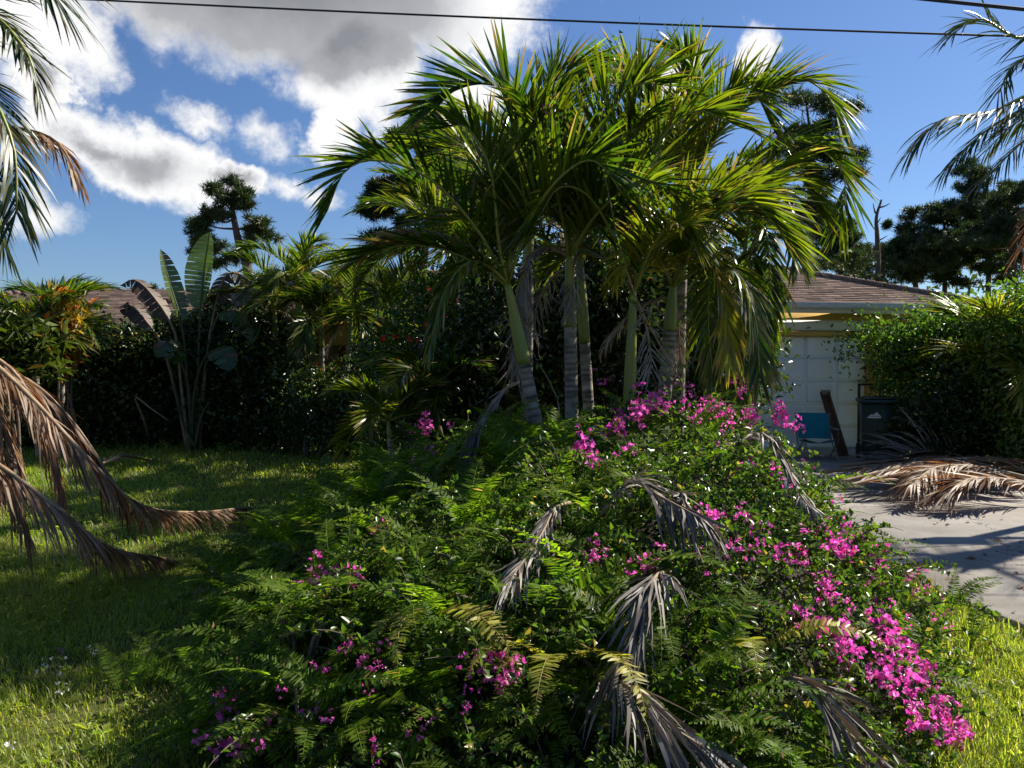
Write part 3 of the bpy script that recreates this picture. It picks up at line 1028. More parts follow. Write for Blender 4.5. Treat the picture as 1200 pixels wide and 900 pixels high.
def christmas_palm(label, base, top, shaft_len, r=0.08, n=9, flen=1.55, seed=0, azs=None, custom=(), bend=(0, 0, 0), yellow=0.2, hang=2, lean=None, az0=0.0, elr=(84, 46), lL=0.48, drp=(55, 92), group='christmas palms of the clump'):
    base, top = np.asarray(base, float), np.asarray(top, float)
    t = thing('palm_tree', label, 'palm', base, group)
    ax = nrm(top - base)
    tt = top - ax * shaft_len
    r = r * .78
    palm_trunk(base - [0, 0, .05], tt, r * 1.18, r * 0.92, t, bend, ring=0.05)
    shaft(tt + ax * 0.0, top, r * 0.98, r * 0.5, t)
    for pts, kw in custom:
        if kw.get('vee', 0) >= 18:
            kw = {**kw, 'vee': kw['vee'] + 16}
        add_frond(t, pts, **{**dict(nl=64, L=lL * 1.06, W=0.027, a0=54, a1=18, plume=6, droop=.32, yellow=yellow), **{**kw, **({'nl': int(kw['nl'] * 1.3)} if 'nl' in kw else {})}})
    for k in range(n):
        q = k / max(n - 1, 1)
        az = az0 + k * 137.5 + rng.normal(0, 8)
        el = elr[0] + (elr[1] - elr[0]) * q + rng.normal(0, 5)
        L = flen * rng.uniform(0.88, 1.12)
        pts = arc(top - ax * 0.03, az, el, L, rng.uniform(*drp), 14, 1.25, rng.normal(0, 18))
        add_frond(t, pts, nl=64, a0=56, a1=20, plume=6, L=1.06 * lL * rng.uniform(.9, 1.1), W=0.027, vee=rng.uniform(20, 42), droop=rng.uniform(0.25, 0.6), yellow=float(np.clip(yellow + rng.normal(0, .12) + 0.1 * q, 0, 1)), tipbrown=0.12 + 0.2 * q)
    for k in range(hang):
        az = rng.uniform(0, 360)
        pts = arc(top - ax * 0.10, az, rng.uniform(-20, 10), flen * 0.5, rng.uniform(60, 90), 12, 0.7)
        add_frond(t, pts, mat='palm_grey', rmat='rachis_dry', nl=34, L=0.30, W=0.012, droop=1.3, dvar=.4, vee=0, yellow=0.8, wave=.4, miss=.3, label='withered pale frond')
    return t


D = 6.6
# the leaning front palm of the clump
b1 = P(652, 560, 6.5)
b1[2] = 0.35
t1 = P(595, 333, 6.5)
cust = [
    (catmull([t1, P(600, 250, 6.4), P(607, 150, 6.3), P(590, 105, 6.25), P(545, 100, 6.2), P(496, 128, 6.15)], 18), dict(nl=58, L=0.50, vee=30, yellow=.1, a0=55, a1=18, droop=.15, up=(0.3, -1, .3))),
    (catmull([t1, P(560, 270, 6.3), P(505, 210, 6.1), P(445, 188, 5.95), P(405, 200, 5.9), P(384, 246, 5.85)], 18), dict(nl=56, L=0.46, vee=18, yellow=.12, droop=.30)),
    (catmull([t1, P(565, 300, 6.5), P(520, 275, 6.6), P(470, 272, 6.7), P(432, 292, 6.75)], 16), dict(nl=50, L=0.36, vee=0, yellow=.5, mat='palm_dead', droop=.6, bright=.8)),
    (catmull([t1, P(590, 260, 6.7), P(560, 190, 7.0), P(520, 160, 7.3), P(470, 175, 7.5)], 16), dict(nl=48, vee=25, yellow=.3)),
    (catmull([t1, P(625, 250, 6.2), P(665, 200, 6.0), P(700, 190, 5.9), P(735, 235, 5.8)], 16), dict(nl=50, vee=25, yellow=.15)),
    (catmull([t1, P(612, 230, 6.6), P(625, 150, 6.8), P(650, 95, 6.9), P(690, 85, 6.9)], 16), dict(nl=50, vee=25, yellow=.35)),
    (catmull([t1, P(570, 310, 6.3), P(545, 310, 6.1), P(520, 345, 6.0), P(505, 400, 5.95)], 14), dict(nl=44, L=.34, vee=5, yellow=.2, droop=.8)),
    (catmull([t1, P(585, 290, 6.3), P(575, 200, 6.1), P(548, 150, 6.0), P(520, 150, 5.9)], 14), dict(nl=48, L=.45, vee=25, yellow=.2, droop=.3)),
]
p1 = christmas_palm('leaning front palm with yellow-green crownshaft, first of the clump beside the fern slope', b1, t1, 0.66, 0.071, 2, 1.5, custom=cust, az0=60, hang=1)
add_frond(p1, catmull([P(608, 448, 6.38), P(590, 458, 6.3), P(566, 490, 6.2), P(548, 535, 6.1)], 10), mat='palm_grey', rmat='rachis_dry', nl=30, L=0.40, W=0.018, a0=18, a1=8, droop=.6, vee=0, yellow=.5, wave=.12, label='grey dry fruit stalk drooping from the trunk')

# second and third palms, side by side
b2 = P(672, 545, 7.0); b2[2] = 0.3
t2 = P(667, 300, 7.0)
cust = [
    (catmull([t2, P(660, 220, 7.1), P(648, 130, 7.2), P(655, 85, 7.2), P(690, 72, 7.1)], 16), dict(nl=52, L=.46, vee=28, yellow=.35)),
    (catmull([t2, P(690, 220, 6.8), P(710, 140, 6.6), P(745, 100, 6.5), P(780, 100, 6.4)], 16), dict(nl=52, vee=28, yellow=.3)),
    (catmull([t2, P(700, 250, 6.6), P(745, 215, 6.4), P(785, 225, 6.2), P(810, 275, 6.1)], 16), dict(nl=52, vee=22, yellow=.3)),
    (catmull([t2, P(640, 290, 6.9), P(622, 300, 6.85), P(610, 350, 6.8), P(608, 400, 6.8)], 12), dict(nl=40, L=.3, W=.02, mat='palm_grey', rmat='rachis_dry', droop=1.2, vee=0, yellow=.6, wave=.15)),
]
christmas_palm('straight ringed palm with tall green crownshaft, second of the clump', b2, t2, 0.62, 0.074, 4, 1.5, custom=cust, az0=100, hang=1)
b3 = P(697, 540, 7.3); b3[2] = 0.3
t3 = P(678, 285, 7.3)
christmas_palm('slender palm standing just behind the straight ringed palm, its edge sunlit', b3, t3, 0.9, 0.066, 5, 1.45, az0=30, hang=1, yellow=.3)
b4 = P(733, 545, 6.9); b4[2] = 0.3
t4 = P(742, 340, 6.9)
cust = [
    (catmull([t4, P(745, 260, 6.8), P(770, 170, 6.6), P(815, 130, 6.4), P(870, 150, 6.2)], 16), dict(nl=54, vee=26, yellow=.35)),
    (catmull([t4, P(720, 280, 6.7), P(690, 230, 6.5), P(655, 220, 6.3), P(628, 260, 6.2)], 16), dict(nl=50, vee=24, yellow=.2)),
    (catmull([t4, P(770, 280, 6.6), P(820, 230, 6.4), P(880, 235, 6.2), P(925, 285, 6.1)], 16), dict(nl=54, vee=24, yellow=.5)),
    (catmull([t4, P(748, 250, 6.9), P(735, 160, 7.0), P(755, 95, 7.0), P(790, 75, 6.9)], 16), dict(nl=54, vee=28, yellow=.3)),
]
christmas_palm('palm with smooth green stem between the ringed palms and the pink bougainvillea', b4, t4, 1.0, 0.068, 4, 1.5, custom=cust, az0=200, hang=1, yellow=.3)
b5 = P(768, 540, 7.2); b5[2] = 0.3
t5 = P(789, 335, 7.2)
cust = [
    (catmull([t5, P(820, 260, 7.0), P(865, 230, 6.8), P(900, 245, 6.6), P(922, 290, 6.5)], 16), dict(nl=54, vee=22, yellow=.55)),
    (catmull([t5, P(830, 310, 6.8), P(865, 320, 6.6), P(885, 375, 6.5), P(890, 440, 6.4)], 16), dict(nl=52, L=.42, vee=8, yellow=.4, droop=.9, tipbrown=.4)),
    (catmull([t5, P(810, 300, 6.8), P(835, 310, 6.7), P(850, 360, 6.6), P(855, 420, 6.5)], 16), dict(nl=48, L=.38, vee=8, yellow=.8, droop=.9, tipbrown=.4, mat='palm_yellow')),
    (catmull([t5, P(770, 300, 6.9), P(755, 290, 6.8), P(735, 300, 6.7), P(720, 330, 6.6)], 12), dict(nl=30, L=.3, vee=10, yellow=.9, mat='palm_yellow', droop=.6)),
]
christmas_palm('rightward-leaning ringed palm with drooping yellowed fronds, fifth of the clump', b5, t5, 0.40, 0.078, 3, 1.5, custom=cust, az0=10, hang=2, yellow=.4)
# taller palms behind
b6 = np.array([1.75, 8.6, 0.0]); t6 = P(800, 225, 8.4)
cust = [
    (catmull([t6, P(805, 150, 8.3), P(815, 100, 8.2), P(808, 70, 8.1), P(792, 55, 8.0)], 16), dict(nl=60, L=.46, vee=12, yellow=.15, a0=60, a1=25)),
    (catmull([t6, P(840, 160, 8.2), P(890, 105, 8.0), P(940, 92, 7.9), P(975, 120, 7.8), P(985, 165, 7.75)], 18), dict(nl=62, L=.62, vee=14, yellow=.15)),
    (catmull([t6, P(860, 195, 8.0), P(920, 165, 7.8), P(965, 175, 7.7), P(990, 210, 7.65), P(985, 260, 7.6)], 18), dict(nl=60, L=.55, vee=12, yellow=.15)),
    (catmull([t6, P(770, 150, 8.4), P(745, 95, 8.4), P(715, 75, 8.3), P(690, 90, 8.3)], 16), dict(nl=56, L=.55, vee=20, yellow=.25)),
    (catmull([t6, P(850, 230, 7.9), P(905, 220, 7.7), P(928, 245, 7.6), P(935, 300, 7.5)], 18), dict(nl=58, L=.5, vee=10, yellow=.2, droop=.6)),
    (catmull([t6, P(825, 150, 8.0), P(860, 105, 7.8), P(885, 110, 7.7), P(905, 150, 7.6)], 16), dict(nl=58, L=.55, vee=20, yellow=.2)),
]
christmas_palm('tallest palm at the back of the clump, its long fronds arching to the right', b6, t6, 0.9, 0.09, 4, 1.6, custom=cust, az0=200, hang=1, lL=.52)
b7 = np.array([2.35, 8.0, 0.0]); t7 = P(872, 310, 7.9)
cust = [
    (catmull([t7, P(890, 270, 7.8), P(898, 275, 7.7), P(902, 330, 7.6), P(896, 405, 7.5)], 18), dict(nl=60, L=.40, vee=4, yellow=.15, droop=.9)),
    (catmull([t7, P(880, 290, 7.7), P(878, 320, 7.6), P(878, 390, 7.5), P(872, 450, 7.4)], 18), dict(nl=60, L=.36, vee=4, yellow=.15, droop=.9)),
    (catmull([t7, P(850, 290, 7.7), P(835, 310, 7.5), P(830, 370, 7.4), P(835, 440, 7.35)], 18), dict(nl=54, L=.42, vee=4, yellow=.3, droop=.9)),
    (catmull([t7, P(880, 250, 7.7), P(905, 200, 7.6), P(935, 205, 7.5), P(958, 245, 7.45)], 18), dict(nl=56, L=.48, vee=20, yellow=.4)),
    (catmull([t7, P(865, 320, 7.6), P(868, 360, 7.5), P(872, 420, 7.4), P(868, 480, 7.3)], 14), dict(nl=50, L=.4, vee=4, yellow=.3, droop=.9, mat='palm_leaf')),
]
christmas_palm('weeping palm at the right end of the clump, fronds hanging before the garage', b7, t7, 0.7, 0.075, 1, 1.4, custom=cust, az0=80, hang=1)
b8 = np.array([0.15, 8.9, 0.0]); t8 = P(620, 230, 8.8)
christmas_palm('palm hidden at the back left of the clump, crown against the cloud', b8, t8, 0.8, 0.08, 8, 1.65, az0=20, hang=2, yellow=.3)
b9 = P(545, 450, 10.6); b9[2] = 0
t9 = P(540, 320, 10.6)
christmas_palm('low palm behind the leaning front palm, beside the red-flowered bush', b9, t9, 0.6, 0.07, 6, 1.5, az0=90, hang=1, yellow=.25)

for (px, Y, pyt, lab, a0_) in ((530, 12.7, 288, 'palm with hanging dark crown behind the red-flowered bush', 40), (590, 13.2, 268, 'palm half hidden behind the leaning front palm, crown against the roof', 120), (628, 11.3, 262, 'palm standing in deep shade behind the straight ringed palm', 230),
                               (720, 11.0, 262, 'palm in deep shade behind the smooth green-stemmed palm', 310)):
    b = P(px, 450, Y); b[2] = 0
    christmas_palm(lab, b, P(px - 4, pyt, Y), 0.7, 0.075, 11, 1.75, az0=a0_, hang=1, yellow=.12, elr=(82, 8), drp=(70, 115), group='shaded palms behind the clump')

# smaller palms in front of the house porch
for (px, pyb, pyt, Y, lab, az0) in ((377, 500, 372, 14.75, 'thin white-trunked palm in front of the porch, beside the paddle-leaf plant', 10), (404, 490, 372, 14.7, 'thin palm leaning right in front of the porch wall', 130),
                                    (322, 505, 358, 15.6, 'small palm with browned fronds against the dark hedge end', 220), (350, 505, 335, 15.4, 'small palm rising behind the thin porch palms', 300), (462, 500, 368, 13.2, 'small palm with yellow lower fronds beside the red-flowered bush', 60),
                                    (445, 500, 345, 17.0, 'small bushy palm in front of the middle roof', 160)):
    b = P(px - (6 if px == 404 else 0), pyb, Y); b[2] = 0
    t = P(px + (8 if px == 404 else 0), pyt, Y)
    christmas_palm(lab, b, t, 0.55, 0.065 if px in (377, 404) else 0.075, 8, 1.35, az0=az0, hang=1, yellow=.18, elr=(86, 14), drp=(70, 110), group='small palms before the porch')


# coconut palm standing left of the view, its fronds hang into the picture
def coconut(label, base, top, r, fronds, dead, rest):
    t = thing('coconut_palm', label, 'palm', base)
    palm_trunk(base - np.array([0, 0, .05]), top, r * 1.5, r, t, (0.1, 0, 0), ring=0.09)
    m = MB()
    for k in range(26):
        a = k * 2.4
        p0 = np.asarray(top) + [r * .7 * math.cos(a), r * .7 * math.sin(a), -0.25 + 0.02 * k]
        m.tube([p0, p0 + [0.10 * math.cos(a), 0.10 * math.sin(a), 0.25]], [0.06, 0.025], 5)
    m.obj('boot_fibre', 'fibre', t)
    for pts, kw in fronds:
        add_frond(t, pts, **{**dict(nl=95, L=0.62, W=0.018, mat='coconut_leaf', yellow=.1, a0=62, a1=25, droop=.7, vee=5, rr=(0.03, .006), plume=8), **kw})
    for pts, kw in dead:
        add_frond(t, pts, **{**dict(nl=110, L=0.50, W=0.015, mat='palm_dead', rmat='rachis_dry', yellow=.4, a0=40, a1=15, droop=1.4, vee=-8, rr=(0.024, .006), wave=.16, brown=.15), **kw})
    for k in range(rest[0]):
        pts = arc(top, rest[1] + (rest[2] - rest[1]) * k / max(rest[0] - 1, 1) + rng.normal(0, 6), rng.uniform(5, 75), rest[3] * rng.uniform(.85, 1.1), rng.uniform(70, 110), 16)
        add_frond(t, pts, nl=84, L=0.60, W=0.022, mat='coconut_leaf', yellow=.15, a0=62, a1=25, droop=.7, vee=5, rr=(0.03, .006))
    return t


bl = np.array([-4.75, 5.5, 0.0]); tl = np.array([-4.55, 5.4, 2.75])
coconut('brown-skirted palm at the left edge, dry fronds trailing across the lawn', bl, tl, 0.15, [
    (catmull([tl, P(-120, 60, 5.2), P(-60, -30, 5.0), P(10, -60, 4.9), P(60, -10, 4.85)], 18), dict(L=.62)),
    (catmull([tl, P(-120, 120, 5.2), P(-70, 80, 5.0), P(-20, 100, 4.9), P(15, 170, 4.85), P(20, 250, 4.8)], 18), dict(L=.40)),
    (catmull([tl, P(-140, 100, 5.4), P(-80, 20, 5.3), P(-20, 10, 5.2), P(30, 60, 5.1), P(45, 110, 5.1)], 18), dict(L=.36)),
    (catmull([tl, P(-120, 170, 5.3), P(-60, 150, 5.1), P(-15, 200, 5.0), P(5, 290, 5.0)], 18), dict(L=.34)),
], [
    (catmull([tl, P(-120, 190, 5.5), P(-50, 145, 5.4), P(20, 150, 5.35), P(65, 165, 5.3), P(88, 200, 5.3)], 18), dict(L=.36, droop=1.2, nl=70)),
    (catmull([tl, P(-110, 330, 5.3), P(-30, 405, 5.3), P(40, 470, 5.3), P(110, 545, 5.35), P(165, 592, 5.9), P(230, 600, 7.0), P(292, 594, 8.0)], 26), dict(nl=220, L=.44, W=.014, a0=35, a1=6, yellow=.35)),
    (catmull([tl, P(-130, 400, 5.0), P(-60, 500, 4.95), P(20, 560, 4.95), P(80, 605, 5.0), P(130, 642, 5.5), P(200, 655, 6.3)], 26), dict(nl=220, L=.44, W=.014, a0=40, a1=6, yellow=.4)),
    (catmull([tl, P(-100, 320, 5.5), P(-30, 400, 5.5), P(20, 440, 5.5), P(50, 500, 5.5), P(70, 560, 5.5)], 22), dict(nl=110, L=.5, yellow=.2, a0=25, a1=8, brown=.3)),
    (catmull([tl, P(-100, 340, 5.6), P(-20, 420, 5.7), P(40, 450, 5.8), P(90, 500, 5.9), P(140, 575, 6.0)], 22), dict(nl=110, L=.5, yellow=.1, a0=25, a1=8, brown=.3, bright=.8)),
    (catmull([tl, P(-120, 340, 5.3), P(-50, 430, 5.2), P(-10, 500, 5.2), P(10, 560, 5.2), P(30, 620, 5.2)], 22), dict(nl=110, L=.45, yellow=.3, a0=25, a1=8)),
    (catmull([tl, P(-120, 300, 5.3), P(-60, 380, 5.25), P(-30, 430, 5.25), P(0, 480, 5.25), P(20, 540, 5.25)], 22), dict(nl=110, L=.45, yellow=.6, a0=25, a1=8)),
], (3, 130, 240, 2.6))

# coconut palm to the right of the driveway
br_ = np.array([8.3, 9.3, 0.0]); tr_ = np.array([7.9, 9.0, 4.35])
coconut('tall coconut palm beyond the driveway edge, frond tips against the clear sky', br_, tr_, 0.15, [
    (catmull([tr_, P(1330, 70, 8.8), P(1240, 95, 8.7), P(1165, 130, 8.6), P(1105, 140, 8.5), P(1068, 175, 8.45)], 20), dict(L=.62, nl=84, droop=.9, vee=0)),
    (catmull([tr_, P(1330, 30, 8.7), P(1260, 5, 8.5), P(1200, 45, 8.4), P(1150, 22, 8.4), P(1115, 40, 8.3)], 20), dict(L=.5, nl=80, droop=.6)),
    (catmull([tr_, P(1320, 90, 8.6), P(1240, 60, 8.4), P(1190, 75, 8.3), P(1170, 110, 8.2)], 20), dict(L=.5, nl=70)),
    (catmull([tr_, P(1320, 120, 8.8), P(1230, 118, 8.6), P(1160, 150, 8.5), P(1108, 200, 8.4)], 20), dict(L=.5, nl=84, droop=.9, vee=0)),
    (catmull([tr_, P(1330, 110, 9.1), P(1260, 125, 9.0), P(1200, 165, 8.9), P(1150, 215, 8.8)], 20), dict(L=.55, nl=80, droop=.8)),
    (catmull([tr_, P(1340, 150, 9.1), P(1280, 170, 9.1), P(1230, 220, 9.0), P(1200, 290, 8.9)], 20), dict(L=.55, nl=80, droop=.9, mat='palm_dead', rmat='rachis_dry')),
], [], (3, -60, 110, 3.2))


# ------------------------------------------------------------------ ferns
FERN = []
for k in range(7):
    m = MB()
    pts = arc((0, 0, 0), 0, rng.uniform(58, 82), 0.52, rng.uniform(55, 115), 10, 1.2, rng.normal(0, 12))
    frond(m, pts, nl=42, L=0.056, W=0.0105, a0=82, a1=60, vee=4, plume=5, droop=0.18, start=0.14, st=3, prof='fern', yellow=.22, yvar=.12, brown=.02, tipbrown=.03, jit=.05, rr=(0.0028, 0.0010), roll=14, rtint=(1, .6, 0), rmat=0)
    FERN.append((m.mesh('frond', ['fern_leaf']),))
FERNY = []
for k in range(3):
    m = MB()
    pts = arc((0, 0, 0), 0, rng.uniform(40, 60), 0.62, rng.uniform(95, 125), 10, 1.2, rng.normal(0, 12))
    frond(m, pts, nl=44, L=0.066, W=0.0115, a0=80, a1=60, vee=4, plume=7, droop=0.3, start=0.14, st=4, prof='fern', yellow=.45, yvar=.2, brown=.06, tipbrown=.2, jit=.07, rr=(0.003, 0.0011), roll=16, rtint=(1, .8, 0), rmat=0)
    FERNY.append((m.mesh('frond', ['fern_yellow']),))


def fern(p, nf, sc, label, group=None, lib=FERN, tilt=(0, 0), az0=None, spread=360):
    t = thing('fern', label, 'fern', tuple(p), group)
    t.rotation_euler = (tilt[0], tilt[1], 0)
    a0 = rng.uniform(0, 360) if az0 is None else az0
    for k in range(nf):
        a = R(a0 + (k - (nf - 1) / 2) / max(nf, 1) * spread + rng.normal(0, 14))
        o = put('frond', lib[rng.integers(len(lib))][0], t, (0.02 * math.cos(a), 0.02 * math.sin(a), 0), (rng.normal(0, .22), rng.normal(0, .18), a), sc * rng.uniform(0.7, 1.25))
    return t


def fern_label(x, y):
    if y > 6.2:
        return 'green sword fern on the crest of the mound around the palm trunks' if x < .8 else 'green sword fern under the bougainvillea on the crest of the mound'
    if x > .75:
        return 'green sword fern among the bougainvillea stems on the right flank of the mound'
    if x < -.9:
        return 'green sword fern on the lower left flank of the mound beside the lawn' if y < 4.6 else 'green sword fern on the upper left flank of the mound'
    return 'green sword fern low on the front of the mound' if y < 4.2 else 'green sword fern half way up the middle of the mound'


def place_ferns():
    cnt = 0
    tries = 0
    while cnt < 292 and tries < 8000:
        tries += 1
        a = rng.uniform(0, 2 * math.pi)
        x = rng.uniform(-2.5, 2.6)
        y = rng.uniform(2.6, 7.6)
        r = float(mound_r(x, y))
        if r > 0.985:
            continue
        # the bougainvillea holds the right flank and the crest above it
        if x > 0.75 and 3.0 < y < 5.2 and rng.random() < 0.86:
            continue
        if x > 0.6 and y >= 5.2 and rng.random() < 0.72:
            continue
        if y > 6.6 and rng.random() < 0.5:
            continue
        h = float(H(x, y))
        n = hnormal(x, y)
        z = max(h - 0.24, 0) * 0.95
        gl = fern_label(x, y)
        fern((x + n[0] * 0.03, y + n[1] * 0.03, z + 0.0), int(rng.integers(6, 9)), rng.uniform(0.55, 1.3) * (0.85 if h < .3 else 1.0), gl, 'sword ferns on the mound', tilt=(-n[1] * 0.45, n[0] * 0.45))
        cnt += 1


place_ferns()
for (px, py, nf, sc, az, lab, lib) in (
        (222, 845, 3, 0.95, 80, 'broad upright fern at the lower left corner of the mound', FERN),
        (872, 752, 2, 1.0, -65, 'yellowed fern frond hanging beside the grey palm leaf under the pink flowers', FERNY),
        (505, 700, 3, 0.95, -80, 'yellow-brown fern with curled leaflets on the middle of the mound', FERNY),
        (655, 760, 3, 1.0, -85, 'bright yellow-green fern hanging at the front of the mound', FERNY),
        (325, 665, 3, .9, 200, 'sunlit fern spreading over the left flank of the mound', FERN),
        (690, 640, 3, .9, 20, 'sunlit fern over the dark grey palm leaves', FERN),
        (790, 560, 3, .9, 10, 'bright fern below the crest of the bougainvillea', FERN),
        (1110, 720, 5, .8, 0, 'small sunlit fern between the bougainvillea and the driveway', FERN),
        (145, 820, 3, .7, 90, 'single fern sprouting in the shaded lawn', FERN),
        (178, 805, 4, .7, 90, 'fern at the edge of the shaded lawn beside the mound', FERN),
        (1135, 760, 4, .7, 0, 'low fern at the edge of the sunlit grass', FERN)):
    p = hit(px, py)
    if mound_r(p[0], p[1]) > 1 or p[2] < .02:
        p = G(px, py)
    else:
        p = p - [0, 0, .08]
    fern(p, nf, sc, lab, None, lib, az0=az, spread=100)


# low leafy growth between the ferns
def undergrowth():
    mb = MB()
    n = 92000
    x = rng.uniform(-2.55, 2.7, n)
    y = rng.uniform(2.6, 8.4, n)
    r = mound_r(x, y)
    k = r < 0.995
    x, y = x[k], y[k]
    cl = np.sin(x * 9 + np.sin(y * 7) * 1.5) * np.sin(y * 8 + np.sin(x * 5) * 1.5)
    k = rng.random(len(x)) < np.clip(.6 + .5 * cl, .12, 1)
    x, y, cl = x[k], y[k], cl[k]
    z = H(x, y) * (0.90 - 0.60 * rng.random(len(x))) - 0.06 + 0.05 * cl
    leaves(mb, np.stack([x, y, np.maximum(z, .01)], -1), 0.038, 0.55, yellow=.25, yvar=.25, brown=.03, up=.5)
    tag(mb.obj('undergrowth', 'boug_leaf'), 'small leaved ground cover filling the mound between the ferns', 'ground cover', kind='stuff')


undergrowth()

# ------------------------------------------------------------------ bougainvillea
BRACT = []
for k in range(6):
    m = MB()
    nb = [4, 5, 6, 8, 9, 11][k]
    c = rng.normal(0, 1, (nb, 3))
    c = nrm(c) * rng.uniform(0.014, 0.050, (nb, 1)) * np.array([1, 1, .8])
    for q in c:                                      # three papery bracts round each small flower
        ax = nrm(q + rng.normal(0, .012, 3))
        s1 = nrm(np.cross(ax, rng.normal(0, 1, 3)))
        s2 = np.cross(ax, s1)
        dd, cc = [], []
        for j in range(3):
            a = j * 2.094 + rng.normal(0, .2)
            d = nrm(ax * 0.75 + (s1 * math.cos(a) + s2 * math.sin(a)))
            dd.append(d)
            cc.append(q + d * 0.012)
        leaves(m, np.array(cc), 0.027, 0.78, dirs=np.array(dd) * 3, yellow=.3, yvar=.35, brown=.08, bvar=.18, fold=.15)
    BRACT.append(m.mesh('flower_cluster', ['bract']))


def bougainvillea(label, root, area, nsprig, flowers, big=1.0):
    """area: function (n) -> x, y arrays on the mound's surface"""
    root = np.asarray(root, float)
    t = thing('bougainvillea', label, 'bougainvillea', tuple(root), 'bougainvillea shrubs on the mound')
    mb, sb = MB(), MB()
    x, y = area(nsprig)
    for k in range(len(x)):
        n = hnormal(x[k], y[k])
        h = float(H(x[k], y[k]))
        p = np.array([x[k], y[k], max(h - 0.10, 0.03)])
        d = n * 0.6 + rng.normal(0, .5, 3) + np.array([0.1, -.1, .35])
        az = math.degrees(math.atan2(d[1], d[0]))
        el = math.degrees(math.atan2(d[2], math.hypot(d[0], d[1])))
        L = rng.uniform(0.14, 0.34)
        c = arc(p, az, el, L, rng.uniform(20, 90), 7)
        sb.tube(c, np.linspace(.0035, .0012, 7), 4, 0, cap=False)
        nlf = int(rng.integers(16, 28))
        s = rng.uniform(0, 6, nlf)
        q = np.stack([np.interp(s, np.arange(7), c[:, i]) for i in range(3)], -1)
        out = nrm(rng.normal(0, 1, (nlf, 3)) + [0, 0, .3])
        young = rng.random() < .3
        leaves(mb, q + out * 0.020, 0.033 * big, 0.62, dirs=out * 2, yellow=.55 if young else .15, yvar=.2, brown=.03, up=.3)
    for k in range(9):                                # woody canes from the root out to the surface
        j = rng.integers(len(x))
        e = np.array([x[j], y[j], max(float(H(x[j], y[j])) - .08, .03)])
        c = catmull([root - [0, 0, .05], root * .6 + e * .4 + [0, 0, .25], e], 8)
        sb.tube(c, np.linspace(.014, .004, 8), 5)
    for k in range(max(4, nsprig // 14)):                     # long canes arching out of the mass
        j = rng.integers(len(x))
        n = hnormal(x[j], y[j])
        p = np.array([x[j], y[j], max(float(H(x[j], y[j])) - .15, .03)])
        d = n * .8 + rng.normal(0, .45, 3) + np.array([0, 0, .4])
        c = arc(p, math.degrees(math.atan2(d[1], d[0])), math.degrees(math.atan2(d[2], math.hypot(d[0], d[1]))), rng.uniform(.35, .60), rng.uniform(50, 130), 10)
        sb.tube(c, np.linspace(.005, .0015, 10), 5)
        nlf = 34
        s_ = rng.uniform(2, 9, nlf)
        q = np.stack([np.interp(s_, np.arange(10), c[:, i]) for i in range(3)], -1)
        out = nrm(rng.normal(0, 1, (nlf, 3)) + [0, 0, .3])
        leaves(mb, q + out * 0.020, 0.036 * big, 0.6, dirs=out * 2, yellow=.5, yvar=.25, brown=.03, up=.3)
    fo = mb.obj('foliage', 'boug_leaf', t)
    fo['kind'] = 'stuff'
    sb.obj('stems', 'stem_brown', t)
    for (px, py, s) in flowers:
        p = hit(px, py)
        n = hnormal(p[0], p[1])
        w = p + n * 0.05 + ray(px, py) * -0.04
        nn = 2 if s > 1.15 else 1
        for j in range(nn):
            o = w + (rng.normal(0, .03, 3) if j else 0)
            put('flower_cluster', BRACT[rng.integers(2, 6) if s >= 1 else rng.integers(0, 3)], t, tuple(o - root), tuple(rng.uniform(0, 6.28, 3)), s * rng.uniform(.75, 1.05))
        if rng.random() < .75:
            o = w + rng.normal(0, .05, 3)
            put('flower_cluster', BRACT[rng.integers(0, 2)], t, tuple(o - root), tuple(rng.uniform(0, 6.28, 3)), s * rng.uniform(.6, .9))
    return t


def rect(x0, x1, y0, y1, w=None):
    def f(n):
        X, Y = [], []
        while len(X) < n:
            x, y = rng.uniform(x0, x1), rng.uniform(y0, y1)
            if mound_r(x, y) < 0.97 and (w is None or rng.random() < w(x, y)):
                X.append(x)
                Y.append(y)
        return np.array(X), np.array(Y)
    return f


def z4(l, s=1.0):
    return [(800 + a / 3, 600 + b / 3, s) for a, b in l]


def z8(l, s=1.0):
    return [(640 + a / 4, 430 + b / 4, s) for a, b in l]


fl_low = z4([(490, 110), (510, 130), (540, 110), (560, 130), (590, 130), (500, 160), (550, 165), (620, 125), (650, 150), (640, 185), (670, 150), (690, 180), (700, 160), (660, 215), (740, 170), (775, 165), (730, 210), (760, 235), (740, 265), (790, 260), (820, 210), (850, 230), (830, 270), (800, 300), (835, 320), (780, 245), (845, 300), (670, 200), (525, 150), (575, 150)], 1.05) \
    + z4([(95, 45), (110, 65), (200, 50), (245, 60), (290, 80), (225, 105), (250, 150), (175, 125), (50, 180), (65, 215), (375, 200), (410, 210), (380, 165), (430, 330), (450, 405), (365, 370), (650, 570), (775, 755), (790, 720), (560, 350), (625, 270), (690, 340)], .8) \
    + z4([(75, 60), (175, 175), (345, 175), (410, 190), (465, 250), (490, 255), (500, 285), (515, 320), (380, 378), (460, 430), (530, 440), (550, 450), (545, 475), (555, 500), (540, 525), (575, 555), (650, 390), (670, 425), (700, 430), (685, 455), (715, 480), (760, 500)], 1.0) \
    + z4([(700, 540), (740, 540), (770, 545), (810, 560), (820, 575), (690, 610), (710, 625), (750, 605), (800, 615), (770, 635), (860, 700), (890, 710), (905, 740), (880, 735), (915, 780), (930, 790), (870, 790), (795, 740), (895, 695), (922, 800)], 1.05) \
    + z4([(905, 400), (930, 380), (920, 420), (460, 60), (425, 75)], .9)
